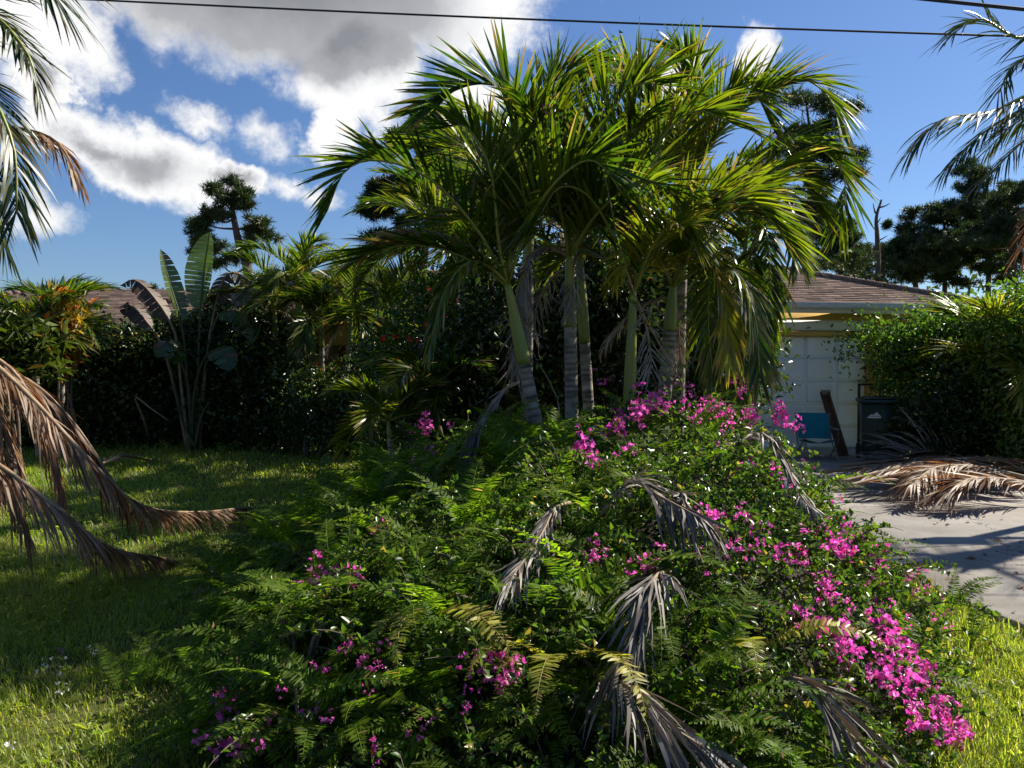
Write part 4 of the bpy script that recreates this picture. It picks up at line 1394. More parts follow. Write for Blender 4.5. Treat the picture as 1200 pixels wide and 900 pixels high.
fl_up = z8([(500, 170), (520, 185), (480, 200), (470, 225), (740, 200), (790, 215), (945, 240), (950, 265), (1080, 210), (1090, 240), (1060, 250), (1110, 275), (190, 410), (200, 430), (410, 280), (360, 250), (325, 305), (850, 255)], 1.25) \
    + z8([(580, 200), (625, 80), (665, 110), (680, 150), (735, 225), (770, 180), (910, 90), (900, 140), (930, 130), (870, 80), (810, 260), (830, 300), (1125, 285), (1160, 290), (700, 260), (230, 330), (280, 340), (205, 480), (820, 380), (800, 400), (1030, 500), (945, 465), (1150, 530), (1115, 590), (1180, 460), (385, 265), (345, 290), (715, 185), (760, 215), (880, 225), (925, 215), (650, 205)], .9) \
    + z8([(230, 40), (275, 85), (390, 430)], .8)
bougainvillea('large bougainvillea cascading with bright pink flowers down the right flank of the mound', (1.35, 4.5, 0.3), rect(0.72, 2.45, 2.75, 5.3), 620, fl_low)
bougainvillea('bougainvillea on the crest of the mound in front of the garage door', (1.35, 6.4, 0.6), rect(0.35, 2.62, 5.2, 7.4), 520, fl_up)
c5 = lambda l, s=1.0: [(400 + a / 3, 650 + b / 3, s) for a, b in l]
c1 = lambda l, s=1.0: [(a / 3, 600 + b / 3, s) for a, b in l]
c2 = lambda l, s=1.0: [(200 + a / 3, 480 + b / 3, s) for a, b in l]
bougainvillea('sparse bougainvillea with a few pink clusters at the front foot of the mound', (0.1, 3.5, 0.25), rect(-0.75, 0.75, 2.68, 4.2), 300,
              c5([(530, 365), (535, 385), (495, 410), (520, 430), (580, 400), (575, 445), (545, 455)], .85) + c5([(110, 400), (115, 435), (155, 415), (30, 355), (260, 650), (445, 570), (460, 495), (140, 690)], .7))
bougainvillea('bougainvillea with deep purple shaded flowers at the lower left foot of the mound', (-0.9, 3.3, 0.12), rect(-1.35, -0.5, 2.72, 3.9), 110,
              c1([(830, 730), (825, 775), (850, 830), (830, 855), (870, 875), (905, 830), (800, 800), (845, 745), (880, 835), (815, 815)], .95) + c1([(745, 730), (780, 720), (965, 845), (1175, 730), (1090, 740), (975, 740), (1160, 560)], .7))
bougainvillea('bougainvillea spray with one pink tuft on the left flank among ferns', (-1.0, 4.9, 0.25), rect(-1.6, -.4, 4.2, 5.6), 90, c2([(525, 615), (575, 580), (560, 635), (520, 660), (640, 610), (685, 610), (480, 640), (635, 650), (600, 615)], .9) + c2([(630, 870), (415, 775), (735, 465)], .7))
bougainvillea('bougainvillea behind the ferns at the foot of the leaning palm, few flowers', (-0.7, 6.9, 0.5), rect(-1.1, .1, 6.3, 7.7), 130, c2([(910, 90), (880, 70), (930, 65), (915, 165), (990, 65), (880, 215), (895, 35), (905, 100)], 1.0))
bougainvillea('bougainvillea sprig with pink flowers between the grey hanging palm leaves', (0.4, 4.9, 0.4), rect(0.1, .8, 4.4, 5.3), 70, [(688, 650, .9), (700, 645, .9), (695, 658, .9), (708, 654, .9), (742, 677, .8), (757, 670, .9), (768, 670, .7), (704, 660, .8)])


# ------------------------------------------------------------------ dead fronds on the mound
def dead_on_mound(label, pix, mat='palm_grey', lift=0.07, **kw):
    pts = []
    for k, (px, py) in enumerate(pix):
        p = hit(px, py)
        pts.append(p + hnormal(p[0], p[1]) * (lift + .045 if k else -.05) - ray(px, py) * 0.03)
    c = catmull(pts, 16)
    t = thing('dead_palm_frond', label, 'palm frond', tuple(c[0]), 'grey dead fronds on the mound')
    add_frond(t, c, mat=mat, rmat='rachis_dry', name='leaflets', **{**dict(nl=60, L=0.36, W=0.014, a0=22, a1=6, vee=-4, droop=.5, yellow=.4, yvar=.3, wave=.2, jit=.22, miss=.12, start=.12, rr=(.010, .003), brown=.18, roll=50), **kw})
    return t


dead_on_mound('grey dead frond hanging straight down left of centre, between ferns', [(668, 582), (655, 615), (630, 655), (600, 712)], lift=.07, L=.26, a0=16)
dead_on_mound('grey dead frond folded over to the right with drooping leaflets, mid mound', [(700, 598), (735, 600), (772, 612), (806, 645)], lift=.14, a0=40, a1=8, droop=1.2, L=.32)
dead_on_mound('grey dead frond sweeping down beside the pink bougainvillea flank', [(790, 660), (772, 705), (748, 755), (722, 800)], lift=.10, a0=22, droop=.7, L=.36)
dead_on_mound('long grey dead frond running off the front foot of the mound', [(705, 785), (728, 830), (762, 868), (812, 898)], lift=.12, a0=24, droop=.9, L=.34)
dead_on_mound('grey dead frond below the yellowed fern at the lower edge', [(905, 785), (925, 825), (955, 865), (1000, 899)], lift=.09, a0=10, L=.34, nl=36)
dead_on_mound('grey dead frond caught in the bougainvillea crest', [(862, 520), (885, 535), (902, 560), (915, 590), (928, 622)], lift=.10, L=.22, a0=26)
dead_on_mound('small grey frond tip dangling under the crest of the mound', [(805, 590), (806, 610), (805, 630)], lift=.10, L=.16, nl=24, a0=20)

# ------------------------------------------------------------------ dead fronds piled on the driveway
specs = [((985, 555), (1060, 558), (1130, 562), (1195, 568)), ((972, 580), (1050, 574), (1110, 572), (1170, 582)), ((985, 594), (1055, 589), (1115, 586), (1185, 590)), ((1210, 588), (1150, 586), (1100, 590), (1068, 602)),
         ((1215, 570), (1165, 564), (1110, 558), (1080, 550)), ((1000, 568), (1060, 568), (1120, 572), (1180, 584)), ((1225, 598), (1180, 598), (1135, 603), (1110, 608)), ((1010, 586), (1070, 580), (1140, 576), (1210, 568)),
         ((965, 563), (1030, 566), (1090, 566), (1150, 560)), ((1240, 578), (1190, 574), (1130, 580), (1075, 584)), ((980, 588), (1040, 584), (1090, 578), (1140, 570)), ((1235, 560), (1190, 556), (1140, 552), (1100, 556))]
labs = ['longest brown frond lying across the back of the driveway pile', 'brown frond lying low at the garage end of the driveway pile', 'brown frond nearest the bougainvillea in the driveway pile', 'pale frond with comb of leaflets spread toward the viewer on the driveway',
        'rusty frond on top of the driveway pile, tip toward the bin', 'brown frond buried in the middle of the driveway pile', 'pale frond at the open right end of the driveway pile', 'brown frond slanting across the driveway pile',
        'brown frond reaching furthest toward the garage chair', 'brown frond entering the driveway pile from the right bushes', 'brown frond under the bougainvillea end of the driveway pile', 'rusty frond at the back right of the driveway pile']
for k, (sp_, lab) in enumerate(zip(specs, labs)):
    pts = np.array([G(*q) for q in sp_])
    pts[:, 2] = 0.055 + np.array([.06, .18, .22, .12]) + 0.05 * (k % 4)
    c = catmull(pts, 14)
    t = thing('dead_palm_frond', lab, 'palm frond', tuple(c[0] * [1, 1, 0] + [0, 0, .055]), 'brown dead fronds piled on the driveway')
    add_frond(t, c, mat='palm_dead', rmat='rachis_dry', name='leaflets', nl=80, L=0.62, W=0.022, a0=42 if k in (3, 6) else 22, a1=8, vee=6, droop=.5 if k in (3, 6) else .28, yellow=.5 if k == 3 else .10, wave=.10, rr=(.028, .007), brown=.25, start=.1, bright=1.0)
# a frond standing up like a fan by the bin
g = G(1085, 556)
t = thing('dead_palm_frond', 'upturned dry frond fanning up in front of the dark bin', 'palm frond', (g[0], g[1], .055), 'brown dead fronds piled on the driveway')
c = catmull([g + [0.7, -.1, .25], g + [0.3, 0, .34], g + [-.15, .1, .30], g + [-.5, .15, .16]], 14)
add_frond(t, c, mat='palm_grey', rmat='rachis_dry', name='leaflets', nl=34, L=.72, W=.022, a0=75, a1=40, vee=60, plume=16, droop=.75, yellow=.6, wave=.08, start=.05, rr=(.02, .007))

# dry branches on the lawn behind the hanging fronds
g = G(150, 546)
c = catmull([G(112, 552) + [0, 0, .06], G(140, 546) + [0, 0, .14], G(175, 543) + [0, 0, .05]], 10)
t = thing('dead_palm_frond', 'small dry frond lying in the sunlit strip of lawn', 'palm frond', tuple(c[0] * [1, 1, 0]))
add_frond(t, c, mat='palm_dead', rmat='rachis_dry', name='leaflets', nl=26, L=.4, W=.03, a0=25, a1=8, droop=.4, yellow=.6)


# ------------------------------------------------------------------ shrubs and hedges
def shrub(name, label, cat, base, blobs, nleaf, size, mat='shrub_leaf', aspect=.55, yellow=.2, yvar=.25, brown=.02, group=None, clump=.16, flowers=None, nclump=None, stems=5, up=.35, bright=1.0):
    base = np.asarray(base, float)
    t = thing(name, label, cat, tuple(base), group)
    mb, sb = MB(), MB()
    vol = np.array([b[3] * b[4] * b[5] for b in blobs]) ** .75
    pr = vol / vol.sum()
    nc = nclump or max(30, nleaf // 45)
    bi = rng.choice(len(blobs), nc, p=pr)
    B = np.array(blobs, float)
    d = nrm(rng.normal(0, 1, (nc, 3)))
    r = (0.35 + 0.65 * rng.random(nc) ** .45) * rng.uniform(.82, 1.12, nc)
    cc = B[bi, :3] + d * r[:, None] * B[bi, 3:]
    cc[:, 2] = np.maximum(cc[:, 2], .06)
    li = rng.integers(0, nc, nleaf)
    q = cc[li] + rng.normal(0, clump, (nleaf, 3))
    q[:, 2] = np.maximum(q[:, 2], .02)
    cb = rng.normal(0, .15, nc)[li]
    cy = rng.normal(0, .15, nc)[li]
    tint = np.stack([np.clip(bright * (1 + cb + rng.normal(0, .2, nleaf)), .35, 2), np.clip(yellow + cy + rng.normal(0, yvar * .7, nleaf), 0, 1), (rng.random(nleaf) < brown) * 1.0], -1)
    leaves(mb, q, size, aspect, tint=tint, up=up)
    fo = mb.obj('foliage', mat, t)
    fo['kind'] = 'stuff'
    for k in range(stems):
        e = cc[rng.integers(nc)]
        s0 = base + [rng.normal(0, .08), rng.normal(0, .08), -.05]
        c = catmull([s0, (s0 + e) / 2 + rng.normal(0, .1, 3), e], 7)
        sb.tube(c, np.linspace(.03, .008, 7), 6)
    if stems:
        sb.obj('stems', 'stem_brown', t)
    if flowers:
        for fp, me, s in flowers:
            put('flower', me, t, tuple(np.asarray(fp) - base), tuple(rng.uniform(0, 6.28, 3)), s)
    return t


m = MB()
for q in range(5):
    a = q * 1.2566
    d = np.array([[math.cos(a), math.sin(a), .5]])
    leaves(m, d * .03, 0.065, .8, dirs=d * 4, yellow=.3, fold=.12)
m.tube([(0, 0, 0), (0, 0, .06)], [.003, .004], 4, 0, (1.2, .9, 0))
HIB = m.mesh('flower', ['red_petal'])


def PB(px, py, Y, rx, ry, rz):
    p = P(px, py, Y)
    return (p[0], p[1], p[2], rx, ry, rz)


def foot(px, Y):
    p = P(px, 450, Y)
    return (p[0], p[1], 0.0)


# dark hedge along the front of the house
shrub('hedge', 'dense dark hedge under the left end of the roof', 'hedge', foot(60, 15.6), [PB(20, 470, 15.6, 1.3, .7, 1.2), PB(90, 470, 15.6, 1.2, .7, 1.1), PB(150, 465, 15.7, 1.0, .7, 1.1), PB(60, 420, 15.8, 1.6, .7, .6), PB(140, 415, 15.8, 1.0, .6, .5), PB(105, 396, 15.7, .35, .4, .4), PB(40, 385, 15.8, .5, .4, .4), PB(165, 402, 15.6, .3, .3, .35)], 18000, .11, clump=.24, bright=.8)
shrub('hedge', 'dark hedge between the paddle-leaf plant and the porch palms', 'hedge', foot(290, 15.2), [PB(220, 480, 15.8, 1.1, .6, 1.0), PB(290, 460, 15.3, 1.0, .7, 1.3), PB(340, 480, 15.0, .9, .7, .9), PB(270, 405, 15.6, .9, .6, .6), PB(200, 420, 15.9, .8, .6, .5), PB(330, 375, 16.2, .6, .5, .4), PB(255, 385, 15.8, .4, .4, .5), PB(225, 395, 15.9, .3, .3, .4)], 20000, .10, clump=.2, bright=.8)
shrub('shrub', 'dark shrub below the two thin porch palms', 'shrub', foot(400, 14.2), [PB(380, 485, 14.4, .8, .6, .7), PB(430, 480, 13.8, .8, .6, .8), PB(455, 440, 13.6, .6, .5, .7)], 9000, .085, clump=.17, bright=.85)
red = [(464, 393), (480, 397), (490, 397), (520, 370), (538, 350), (464, 421), (505, 340), (448, 396), (540, 392), (497, 380)]
shrub('hibiscus', 'hibiscus bush with red flowers behind the fern slope', 'bush', foot(500, 11.4), [PB(470, 420, 11.3, .55, .5, .7), PB(520, 400, 11.4, .65, .6, .9), PB(545, 360, 11.6, .55, .5, .55), PB(490, 480, 11.2, .8, .5, .6)], 13000, .075, 'bright_leaf', flowers=[(P(a, b, 10.75), HIB, 1.0) for a, b in red], clump=.14, bright=.8)
shrub('shrub', 'single shrub with orange-red flower near the porch palms', 'shrub', foot(365, 14.0), [PB(365, 470, 14.0, .5, .4, .6), PB(400, 490, 14.0, .5, .4, .5)], 4500, .08, flowers=[(P(373, 428, 13.5), HIB, 1.1)])
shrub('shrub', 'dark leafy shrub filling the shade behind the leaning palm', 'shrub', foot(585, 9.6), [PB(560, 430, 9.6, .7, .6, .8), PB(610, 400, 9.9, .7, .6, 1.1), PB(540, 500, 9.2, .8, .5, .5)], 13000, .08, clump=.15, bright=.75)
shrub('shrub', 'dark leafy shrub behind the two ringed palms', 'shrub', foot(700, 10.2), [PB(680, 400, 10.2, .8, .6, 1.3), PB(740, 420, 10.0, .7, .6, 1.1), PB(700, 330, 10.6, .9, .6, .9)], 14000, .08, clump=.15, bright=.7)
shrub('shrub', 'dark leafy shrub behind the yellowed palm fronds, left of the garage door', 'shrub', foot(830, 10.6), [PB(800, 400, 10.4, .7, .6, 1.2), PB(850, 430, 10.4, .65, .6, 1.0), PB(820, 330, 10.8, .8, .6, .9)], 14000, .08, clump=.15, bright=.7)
# right-hand bushes
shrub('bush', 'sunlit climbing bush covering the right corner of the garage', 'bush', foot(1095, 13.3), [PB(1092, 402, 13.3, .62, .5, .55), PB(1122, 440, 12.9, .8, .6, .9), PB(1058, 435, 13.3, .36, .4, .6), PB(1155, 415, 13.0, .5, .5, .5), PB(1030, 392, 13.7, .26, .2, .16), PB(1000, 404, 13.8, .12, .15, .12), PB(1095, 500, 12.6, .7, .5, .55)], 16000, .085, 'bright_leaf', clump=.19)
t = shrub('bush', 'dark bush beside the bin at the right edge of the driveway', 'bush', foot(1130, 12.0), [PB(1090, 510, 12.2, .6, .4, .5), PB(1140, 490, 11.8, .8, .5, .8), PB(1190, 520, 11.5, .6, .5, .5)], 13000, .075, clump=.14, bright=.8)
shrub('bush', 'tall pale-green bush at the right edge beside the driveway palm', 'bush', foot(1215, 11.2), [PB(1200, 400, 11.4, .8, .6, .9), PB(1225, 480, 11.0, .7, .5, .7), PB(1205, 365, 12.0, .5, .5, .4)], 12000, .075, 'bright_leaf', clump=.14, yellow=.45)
# left garden plants
shrub('bush', 'leafy yellow-green bush at the far left before the hedge', 'bush', foot(20, 12.4), [PB(5, 410, 12.4, .6, .5, .40), PB(-20, 400, 12.2, .6, .5, .5)], 2400, .26, 'shrub_leaf', aspect=.12, yellow=.7, clump=.18)
shrub('croton', 'yellow and orange croton rising left of the roof end', 'croton', foot(82, 13.6), [PB(70, 405, 13.6, .25, .3, .4), PB(80, 360, 13.6, .16, .2, .45), PB(84, 395, 13.6, .22, .25, .25)], 900, .18, 'croton_leaf', aspect=.25, yellow=.5, yvar=.4, brown=.2, clump=.12)
b = P(45, 450, 13.9); b[2] = 0
tp = P(40, 395, 13.9)
christmas_palm('small palm with upright striped fronds at the far left of the garden', b, tp, .5, .07, 9, 1.35, az0=80, hang=1, elr=(86, 20), group='small palms at the left')
b = P(72, 450, 14.3); b[2] = 0
tp = P(72, 385, 14.3)
christmas_palm('small palm beside the orange croton near the roof end', b, tp, .5, .06, 7, 1.2, az0=20, hang=1, elr=(86, 25), group='small palms at the left')
# areca palm at the right edge
b = P(1195, 450, 11.6); b[2] = 0
tp = P(1190, 440, 11.6)
christmas_palm('low yellow-green palm arching out of the bushes at the right edge', b, tp, .4, .06, 12, 1.5, az0=80, hang=3, yellow=.55, elr=(85, 10), group='low palms at the right')
b = P(1172, 450, 12.6); b[2] = 0
tp = P(1168, 420, 12.6)
christmas_palm('low feathery palm between the garage corner and the right-edge bushes', b, tp, .4, .05, 9, 1.2, az0=180, hang=2, yellow=.45, elr=(85, 10), group='low palms at the right')
b = P(515, 520, 9.2); b[2] = 0
tp = P(515, 455, 9.2)
christmas_palm('low dark palm seedling in the shade left of the leaning palm', b, tp, .3, .04, 8, .9, az0=30, hang=0, yellow=.05, elr=(80, 15), lL=.36, group='palm seedlings')
b = P(460, 520, 8.6); b[2] = 0
tp = P(455, 490, 8.6)
christmas_palm('palm seedling with yellow lower leaves at the lawn end of the fern slope', b, tp, .2, .03, 6, .7, az0=190, hang=0, yellow=.5, elr=(70, 10), lL=.3, group='palm seedlings')


# paddle-leaved bird of paradise
def paddle(parent, pts, L, W, face, mat, splits=14, curl=0.0, fold=.25, name='leaf', gap=.35, label=None):
    """a stalk ending in a torn banana-like blade; pts: stalk curve, the blade takes the last L metres"""
    P_ = np.asarray(pts, float)
    seg = np.concatenate([[0], np.cumsum(np.linalg.norm(np.diff(P_, axis=0), axis=1))])
    tot = seg[-1]
    n = splits * 3
    s = np.linspace(tot - L, tot, n + 1)
    C = np.stack([np.interp(s, seg, P_[:, i]) for i in range(3)], -1)
    T = nrm(np.gradient(C, axis=0))
    F_ = np.asarray(face, float)
    B = nrm(np.cross(T, F_))
    N = np.cross(B, T)
    q = np.linspace(0, 1, n + 1)
    w = W / 2 * np.clip(np.sin(math.pi * np.clip(0.06 + 0.94 * q, 0, 1)) ** .55, .05, 1)
    m = MB()
    for side in (-1, 1):
        for k in range(splits):
            i0, i1 = k * 3, k * 3 + 3
            dr = rng.uniform(0, gap)
            g0 = C[i0] * (1 - .0) + 0
            rows = []
            for idx in (i0, i1):
                row = []
                for a, bend in ((0, 0), (.5, .5), (1, 1)):
                    e = idx if a == 0 else (idx - (0.45 * a if idx == i1 else 0))
                    ee = np.array([np.interp(e, np.arange(n + 1), C[:, c]) for c in range(3)])
                    p = ee + B[idx] * side * w[idx] * a + N[idx] * (fold * w[idx] * a - curl * w[idx] * a * a) + np.array([0, 0, -1]) * (dr * w[idx] * a * a * .5)
                    row.append(p)
                rows.append(row)
            v = rows[0] + rows[1]
            m.add(v, [np.array([(0, 1, 4, 3), (1, 2, 5, 4)])], (float(rng.normal(1, .12)), float(np.clip(rng.normal(.3, .15), 0, 1)), float(rng.random() < .06)))
    o = m.obj(name, mat, parent)
    if label:
        o['label'] = label
    m = MB()
    m.tube(P_, np.linspace(.035, .008, len(P_)), 7)
    m.obj('stalk', 'stem_green' if mat == 'paddle_leaf' else 'rachis_dry', o, origin=tuple(parent['_org']), smooth=True)
    return o


YB = 14.9
bp = P(225, 525, YB); bp[2] = 0
bop = thing('paddle_leaf_plant', 'giant bird-of-paradise plant with split upright paddle leaves before the roof', 'plant', tuple(bp))
paddle(bop, catmull([bp + [.05, 0, 0], P(232, 450, YB), P(234, 380, YB), P(238, 330, YB), P(246, 272, YB)], 16), 1.40, .62, (-.35, -1, .1), 'paddle_leaf', 17, fold=.5, gap=.12, label='tall upright green leaf with torn edge')
paddle(bop, catmull([bp, P(220, 450, YB), P(214, 385, YB), P(200, 335, YB), P(188, 292, YB)], 16), 1.35, .36, (.8, -.6, .3), 'paddle_leaf', 13, fold=.6, gap=.3, label='pale split leaf bent to the left')
paddle(bop, catmull([bp + [-.05, 0, 0], P(212, 450, YB), P(205, 390, YB), P(180, 348, YB), P(158, 328, YB), P(141, 335, YB)], 16), 1.3, .42, (.2, -.6, .8), 'paddle_dry', 12, fold=-.3, gap=.8, label='brown drooping leaf')
paddle(bop, catmull([bp + [-.08, 0, 0], P(206, 460, YB), P(190, 405, YB), P(170, 375, YB), P(152, 357, YB), P(147, 372, YB)], 16), .8, .40, (.3, -.7, .7), 'paddle_dry', 10, fold=-.3, gap=.7, label='short brown curled leaf')
paddle(bop, catmull([bp + [.08, 0, 0], P(238, 450, YB), P(248, 390, YB), P(262, 365, YB), P(288, 372, YB), P(300, 400, YB)], 16), 1.1, .5, (.1, -.5, .85), 'paddle_leaf', 12, fold=-.2, gap=.6)
paddle(bop, catmull([bp + [.1, .1, 0], P(240, 440, YB), P(252, 360, YB + .3), P(268, 320, YB + .5), P(295, 330, YB + .6)], 16), 1.1, .5, (.1, -.5, .85), 'paddle_dry', 12, fold=-.2, gap=.8)
paddle(bop, catmull([bp, P(222, 460, YB - .2), P(210, 420, YB - .4), P(196, 400, YB - .7), P(184, 420, YB - .9)], 14), .9, .45, (.1, -.7, .7), 'paddle_leaf', 10, fold=-.2, gap=.6)
paddle(bop, catmull([bp, P(228, 460, YB - .2), P(240, 420, YB - .4), P(260, 410, YB - .7), P(270, 435, YB - .9)], 14), .9, .45, (.1, -.7, .7), 'paddle_leaf', 10, fold=-.2, gap=.6)
for (a, b2_) in ((200, 430), (246, 470)):
    c = catmull([bp + [rng.normal(0, .06), -.1, 0], P((225 + a) / 2, 490, YB - .15), P(a, b2_, YB - .2)], 8)
    m = MB()
    m.tube(c, np.linspace(.035, .015, 8), 7)
    m.obj('stalk', 'stem_green', bop, smooth=True)
# dry leaning stalks in front of the hedge
c = catmull([G(178, 523) + [0, 0, .0], P(168, 490, 14.6), P(158, 465, 14.5), P(176, 478, 14.3), P(196, 492, 14.2)], 12)
t = thing('dry_stalk', 'bent dry leaf stalk standing in front of the dark hedge', 'stalk', tuple(c[0]))
m = MB(); m.tube(c, np.linspace(.022, .008, 12), 6); m.obj('stalk', 'rachis_dry', t)


# vine climbing through the palms, its tip above the crowns
def vine(label, pix, Y, nl=90, mat='bright_leaf', size=.05, fl=0):
    pts = catmull([P(a, b, Y + dy) for (a, b, dy) in pix], 40)
    t = thing('vine', label, 'vine', tuple(pts[0]))
    m = MB(); m.tube(pts, np.linspace(.007, .002, 40), 5); m.obj('stem', 'rachis_dry', t)
    m = MB()
    s = rng.uniform(0, 39, nl)
    q = np.stack([np.interp(s, np.arange(40), pts[:, i]) for i in range(3)], -1) + rng.normal(0, .045, (nl, 3))
    leaves(m, q, size, .55, yellow=.45)
    f = m.obj('foliage', mat, t); f['kind'] = 'stuff'
    for k in range(fl):
        put('flower_cluster', BRACT[2 + k % 4], t, tuple(np.array(pts[36 - 3 * k]) + rng.normal(0, .04, 3) - pts[0]), (0, 0, k), 1.0)
    return t


vine('thin climbing vine threading through the palms, leafy tip above the crowns', [(800, 450, .2), (760, 380, -.1), (735, 320, -.4), (718, 250, -.5), (703, 160, -.4), (715, 90, -.3), (727, 38, -.2)], 6.5, 170)
vine('short vine with pink tuft among the palm fronds against the sky', [(640, 250, .2), (648, 190, -.2), (650, 150, -.4), (642, 120, -.4)], 6.4, 60, fl=1)
vine('bare twiggy stem leaning between the leaning palm and the ringed palm', [(640, 520, 0), (655, 480, -.1), (640, 440, -.1), (628, 425, -.1)], 6.4, 14)


# ------------------------------------------------------------------ pines behind
def pine(label, foot_px, Y, trunk_px, blobs, ntuft, name='pine_tree', tuft=.22, nneed=14, r=.11, group='pines beyond the house', mat='pine_needle', bare=False, yellow=.2, bright=1.0):
    base = P(foot_px, 450, Y)
    base[2] = 0
    t = thing(name, label, 'pine', tuple(base), group)
    tp = catmull([base - [0, 0, .1]] + [P(a, b, Y) for a, b in trunk_px], 24)
    m = MB()
    m.tube(tp, np.linspace(r * 1.25, r * .3, 24), 9)
    m.obj('trunk', 'pine_bark', t, smooth=True)
    lm, cm = MB(), MB()
    ntuft, tuft, nneed = int(ntuft * (4.2 if foot_px > 900 else 3.0)), tuft * .52, 12
    if foot_px < 400:
        blobs = [(a_, b_, c_, d_ * 1.2, e_ * 1.2) for (a_, b_, c_, d_, e_) in blobs]
    if foot_px > 900 and not bare:
        blobs = [(a_, b_, c_, d_ * 1.2, e_ * 1.25) for (a_, b_, c_, d_, e_) in blobs]
    if not bare:
        B = np.array([PB(a, b, Y + dy, rx / FPX * Y, rx / FPX * Y * .8, rz / FPX * Y) for (a, b, dy, rx, rz) in blobs])
        if foot_px > 900:                             # ragged lower whorls down the trunk
            low = []
            for _ in range(11):
                kk = rng.integers(9, 20)
                w_ = rng.uniform(.35, .8)
                low.append((*(tp[kk] + rng.normal(0, .75, 3) * [1, 1, .3]), w_ * 1.3, w_, w_ * .5))
            B = np.vstack([B, low])
        B0 = B
        S = []
        for bb in B0:
            for _ in range(8):
                d = nrm(rng.normal(0, 1, 3))
                c0 = bb[:3] + d * bb[3:] * rng.uniform(.3, 1.25)
                k0 = rng.uniform(.24, .52)
                qx, qy = 600 + FPX * c0[0] / c0[1], HOR - FPX * (c0[2] - CAMZ) / c0[1]
                if 1008 < qx < 1048 and qy < 290:         # open sky round the dead trunk
                    c0 = np.array(bb[:3])
                S.append((*c0, bb[3] * k0, bb[3] * k0, max(bb[5] * k0 * .55, .10)))
        B = np.array(S)
        vol = (B[:, 3] * B[:, 5]); pr = vol / vol.sum()
        for q_, bb in enumerate(S):
            e0 = B0[q_ // 8][:3]
            lm.tube(catmull([e0, (e0 + np.array(bb[:3])) / 2 - [0, 0, .05], np.array(bb[:3])], 4), np.linspace(r * .10, r * .04, 4), 4)
        for bb in B0:
            k = np.argmin(np.abs(tp[:, 2] - (bb[2] - .5 * bb[3])))
            for _ in range(1):
                e = bb[:3]
                c = catmull([tp[k], (tp[k] + e) / 2 + [0, 0, -.1 + rng.normal(0, .1)], e], 7)
                lm.tube(c, np.linspace(r * .28, r * .07, 7), 5)
        bi = rng.choice(len(B), ntuft, p=pr)
        d = nrm(rng.normal(0, 1, (ntuft, 3)))
        cc = B[bi, :3] + d * (rng.random(ntuft) ** .5 * rng.uniform(.7, 1.15, ntuft))[:, None] * B[bi, 3:]
        axis = nrm(d * .7 + rng.normal(0, .5, (ntuft, 3)) + [0, 0, .5])
        nd = nrm(axis[:, None, :] * .55 + rng.normal(0, .62, (ntuft, nneed, 3)))
        ln = tuft * rng.uniform(.6, 1.2, (ntuft, nneed, 1))
        b0 = cc[:, None, :] + nd * ln * .05
        tipv = cc[:, None, :] + nd * ln
        wv = nrm(np.cross(nd, rng.normal(0, 1, nd.shape))) * (tuft * .055)
        V = np.stack([b0 - wv, b0 + wv, tipv + wv * .5, tipv - wv * .5], 2).reshape(-1, 3)
        mq = ntuft * nneed
        tb = np.repeat(np.clip(bright * rng.normal(1, .3, ntuft), .3, 2), nneed)
        ty = np.clip(np.repeat(rng.normal(yellow, .2, ntuft), nneed), 0, 1)
        cm.add(V, [np.arange(mq)[:, None] * 4 + np.array([[0, 1, 2, 3]])], np.repeat(np.stack([tb, ty, np.zeros(mq)], -1), 4, axis=0))
        f = cm.obj('crown', mat, t)
        f['kind'] = 'stuff'
    else:
        for (a, b, a2, b2) in blobs:
            c = catmull([P(a, b, Y), P((a + a2) / 2, (b + b2) / 2 + 1, Y), P(a2, b2, Y)], 6)
            l1 = MB()
            l1.tube(c, np.linspace(r * .35, r * .1, 6), 5)
            l1.obj('limb', 'pine_bark', t)
    if not bare:
        tag(lm.obj('limbs', 'pine_bark', t), kind='stuff')
    return t


pine('open-crowned pine standing alone above the paddle-leaf plant', 300, 28, [(292, 330), (280, 285), (273, 250), (270, 232)], [(262, 233, 0, 26, 17), (283, 228, 0, 18, 12), (236, 262, 0, 15, 16), (240, 285, 0, 18, 14), (300, 262, 0, 13, 10), (308, 275, 0, 15, 9), (255, 305, 0, 18, 12), (285, 300, 0, 14, 10), (250, 250, 0, 12, 10)], 620, tuft=.42, nneed=20, r=.17)
pine('small distant pine left of the paddle-leaf plant', 115, 40, [(118, 380), (118, 350)], [(112, 352, 0, 16, 9), (130, 360, 0, 12, 10), (120, 375, 0, 20, 12), (100, 372, 0, 15, 12)], 380, tuft=.45, nneed=14)
pine('low distant pine directly behind the brown paddle leaves', 170, 40, [(172, 380), (172, 345)], [(165, 350, 0, 18, 10), (195, 345, 0, 18, 10), (180, 368, 0, 30, 14), (155, 370, 0, 14, 12)], 420, tuft=.45, nneed=14)
pine('bushy pine rising behind the left fronds of the leaning palm', 490, 20, [(495, 330), (505, 240), (515, 150)], [(515, 150, 0, 34, 22), (545, 170, 0, 28, 30), (495, 185, 0, 34, 25), (470, 225, 0, 30, 28), (520, 230, 0, 45, 35), (450, 250, 0, 22, 18), (480, 280, 0, 40, 25), (560, 260, 0, 30, 40), (440, 225, 0, 18, 14), (500, 215, 0, 40, 30), (535, 200, 0, 34, 30)], 2600, tuft=.40, nneed=18, yellow=.4)
pine('tall pine showing right of the tallest palm', 945, 25, [(948, 330), (955, 220), (945, 120)], [(940, 130, 0, 38, 25), (970, 150, 0, 16, 12), (978, 178, 0, 16, 9), (960, 200, 0, 25, 15), (930, 190, 0, 30, 25), (955, 245, 0, 22, 14), (930, 260, 0, 25, 25)], 900, tuft=.38, nneed=18)
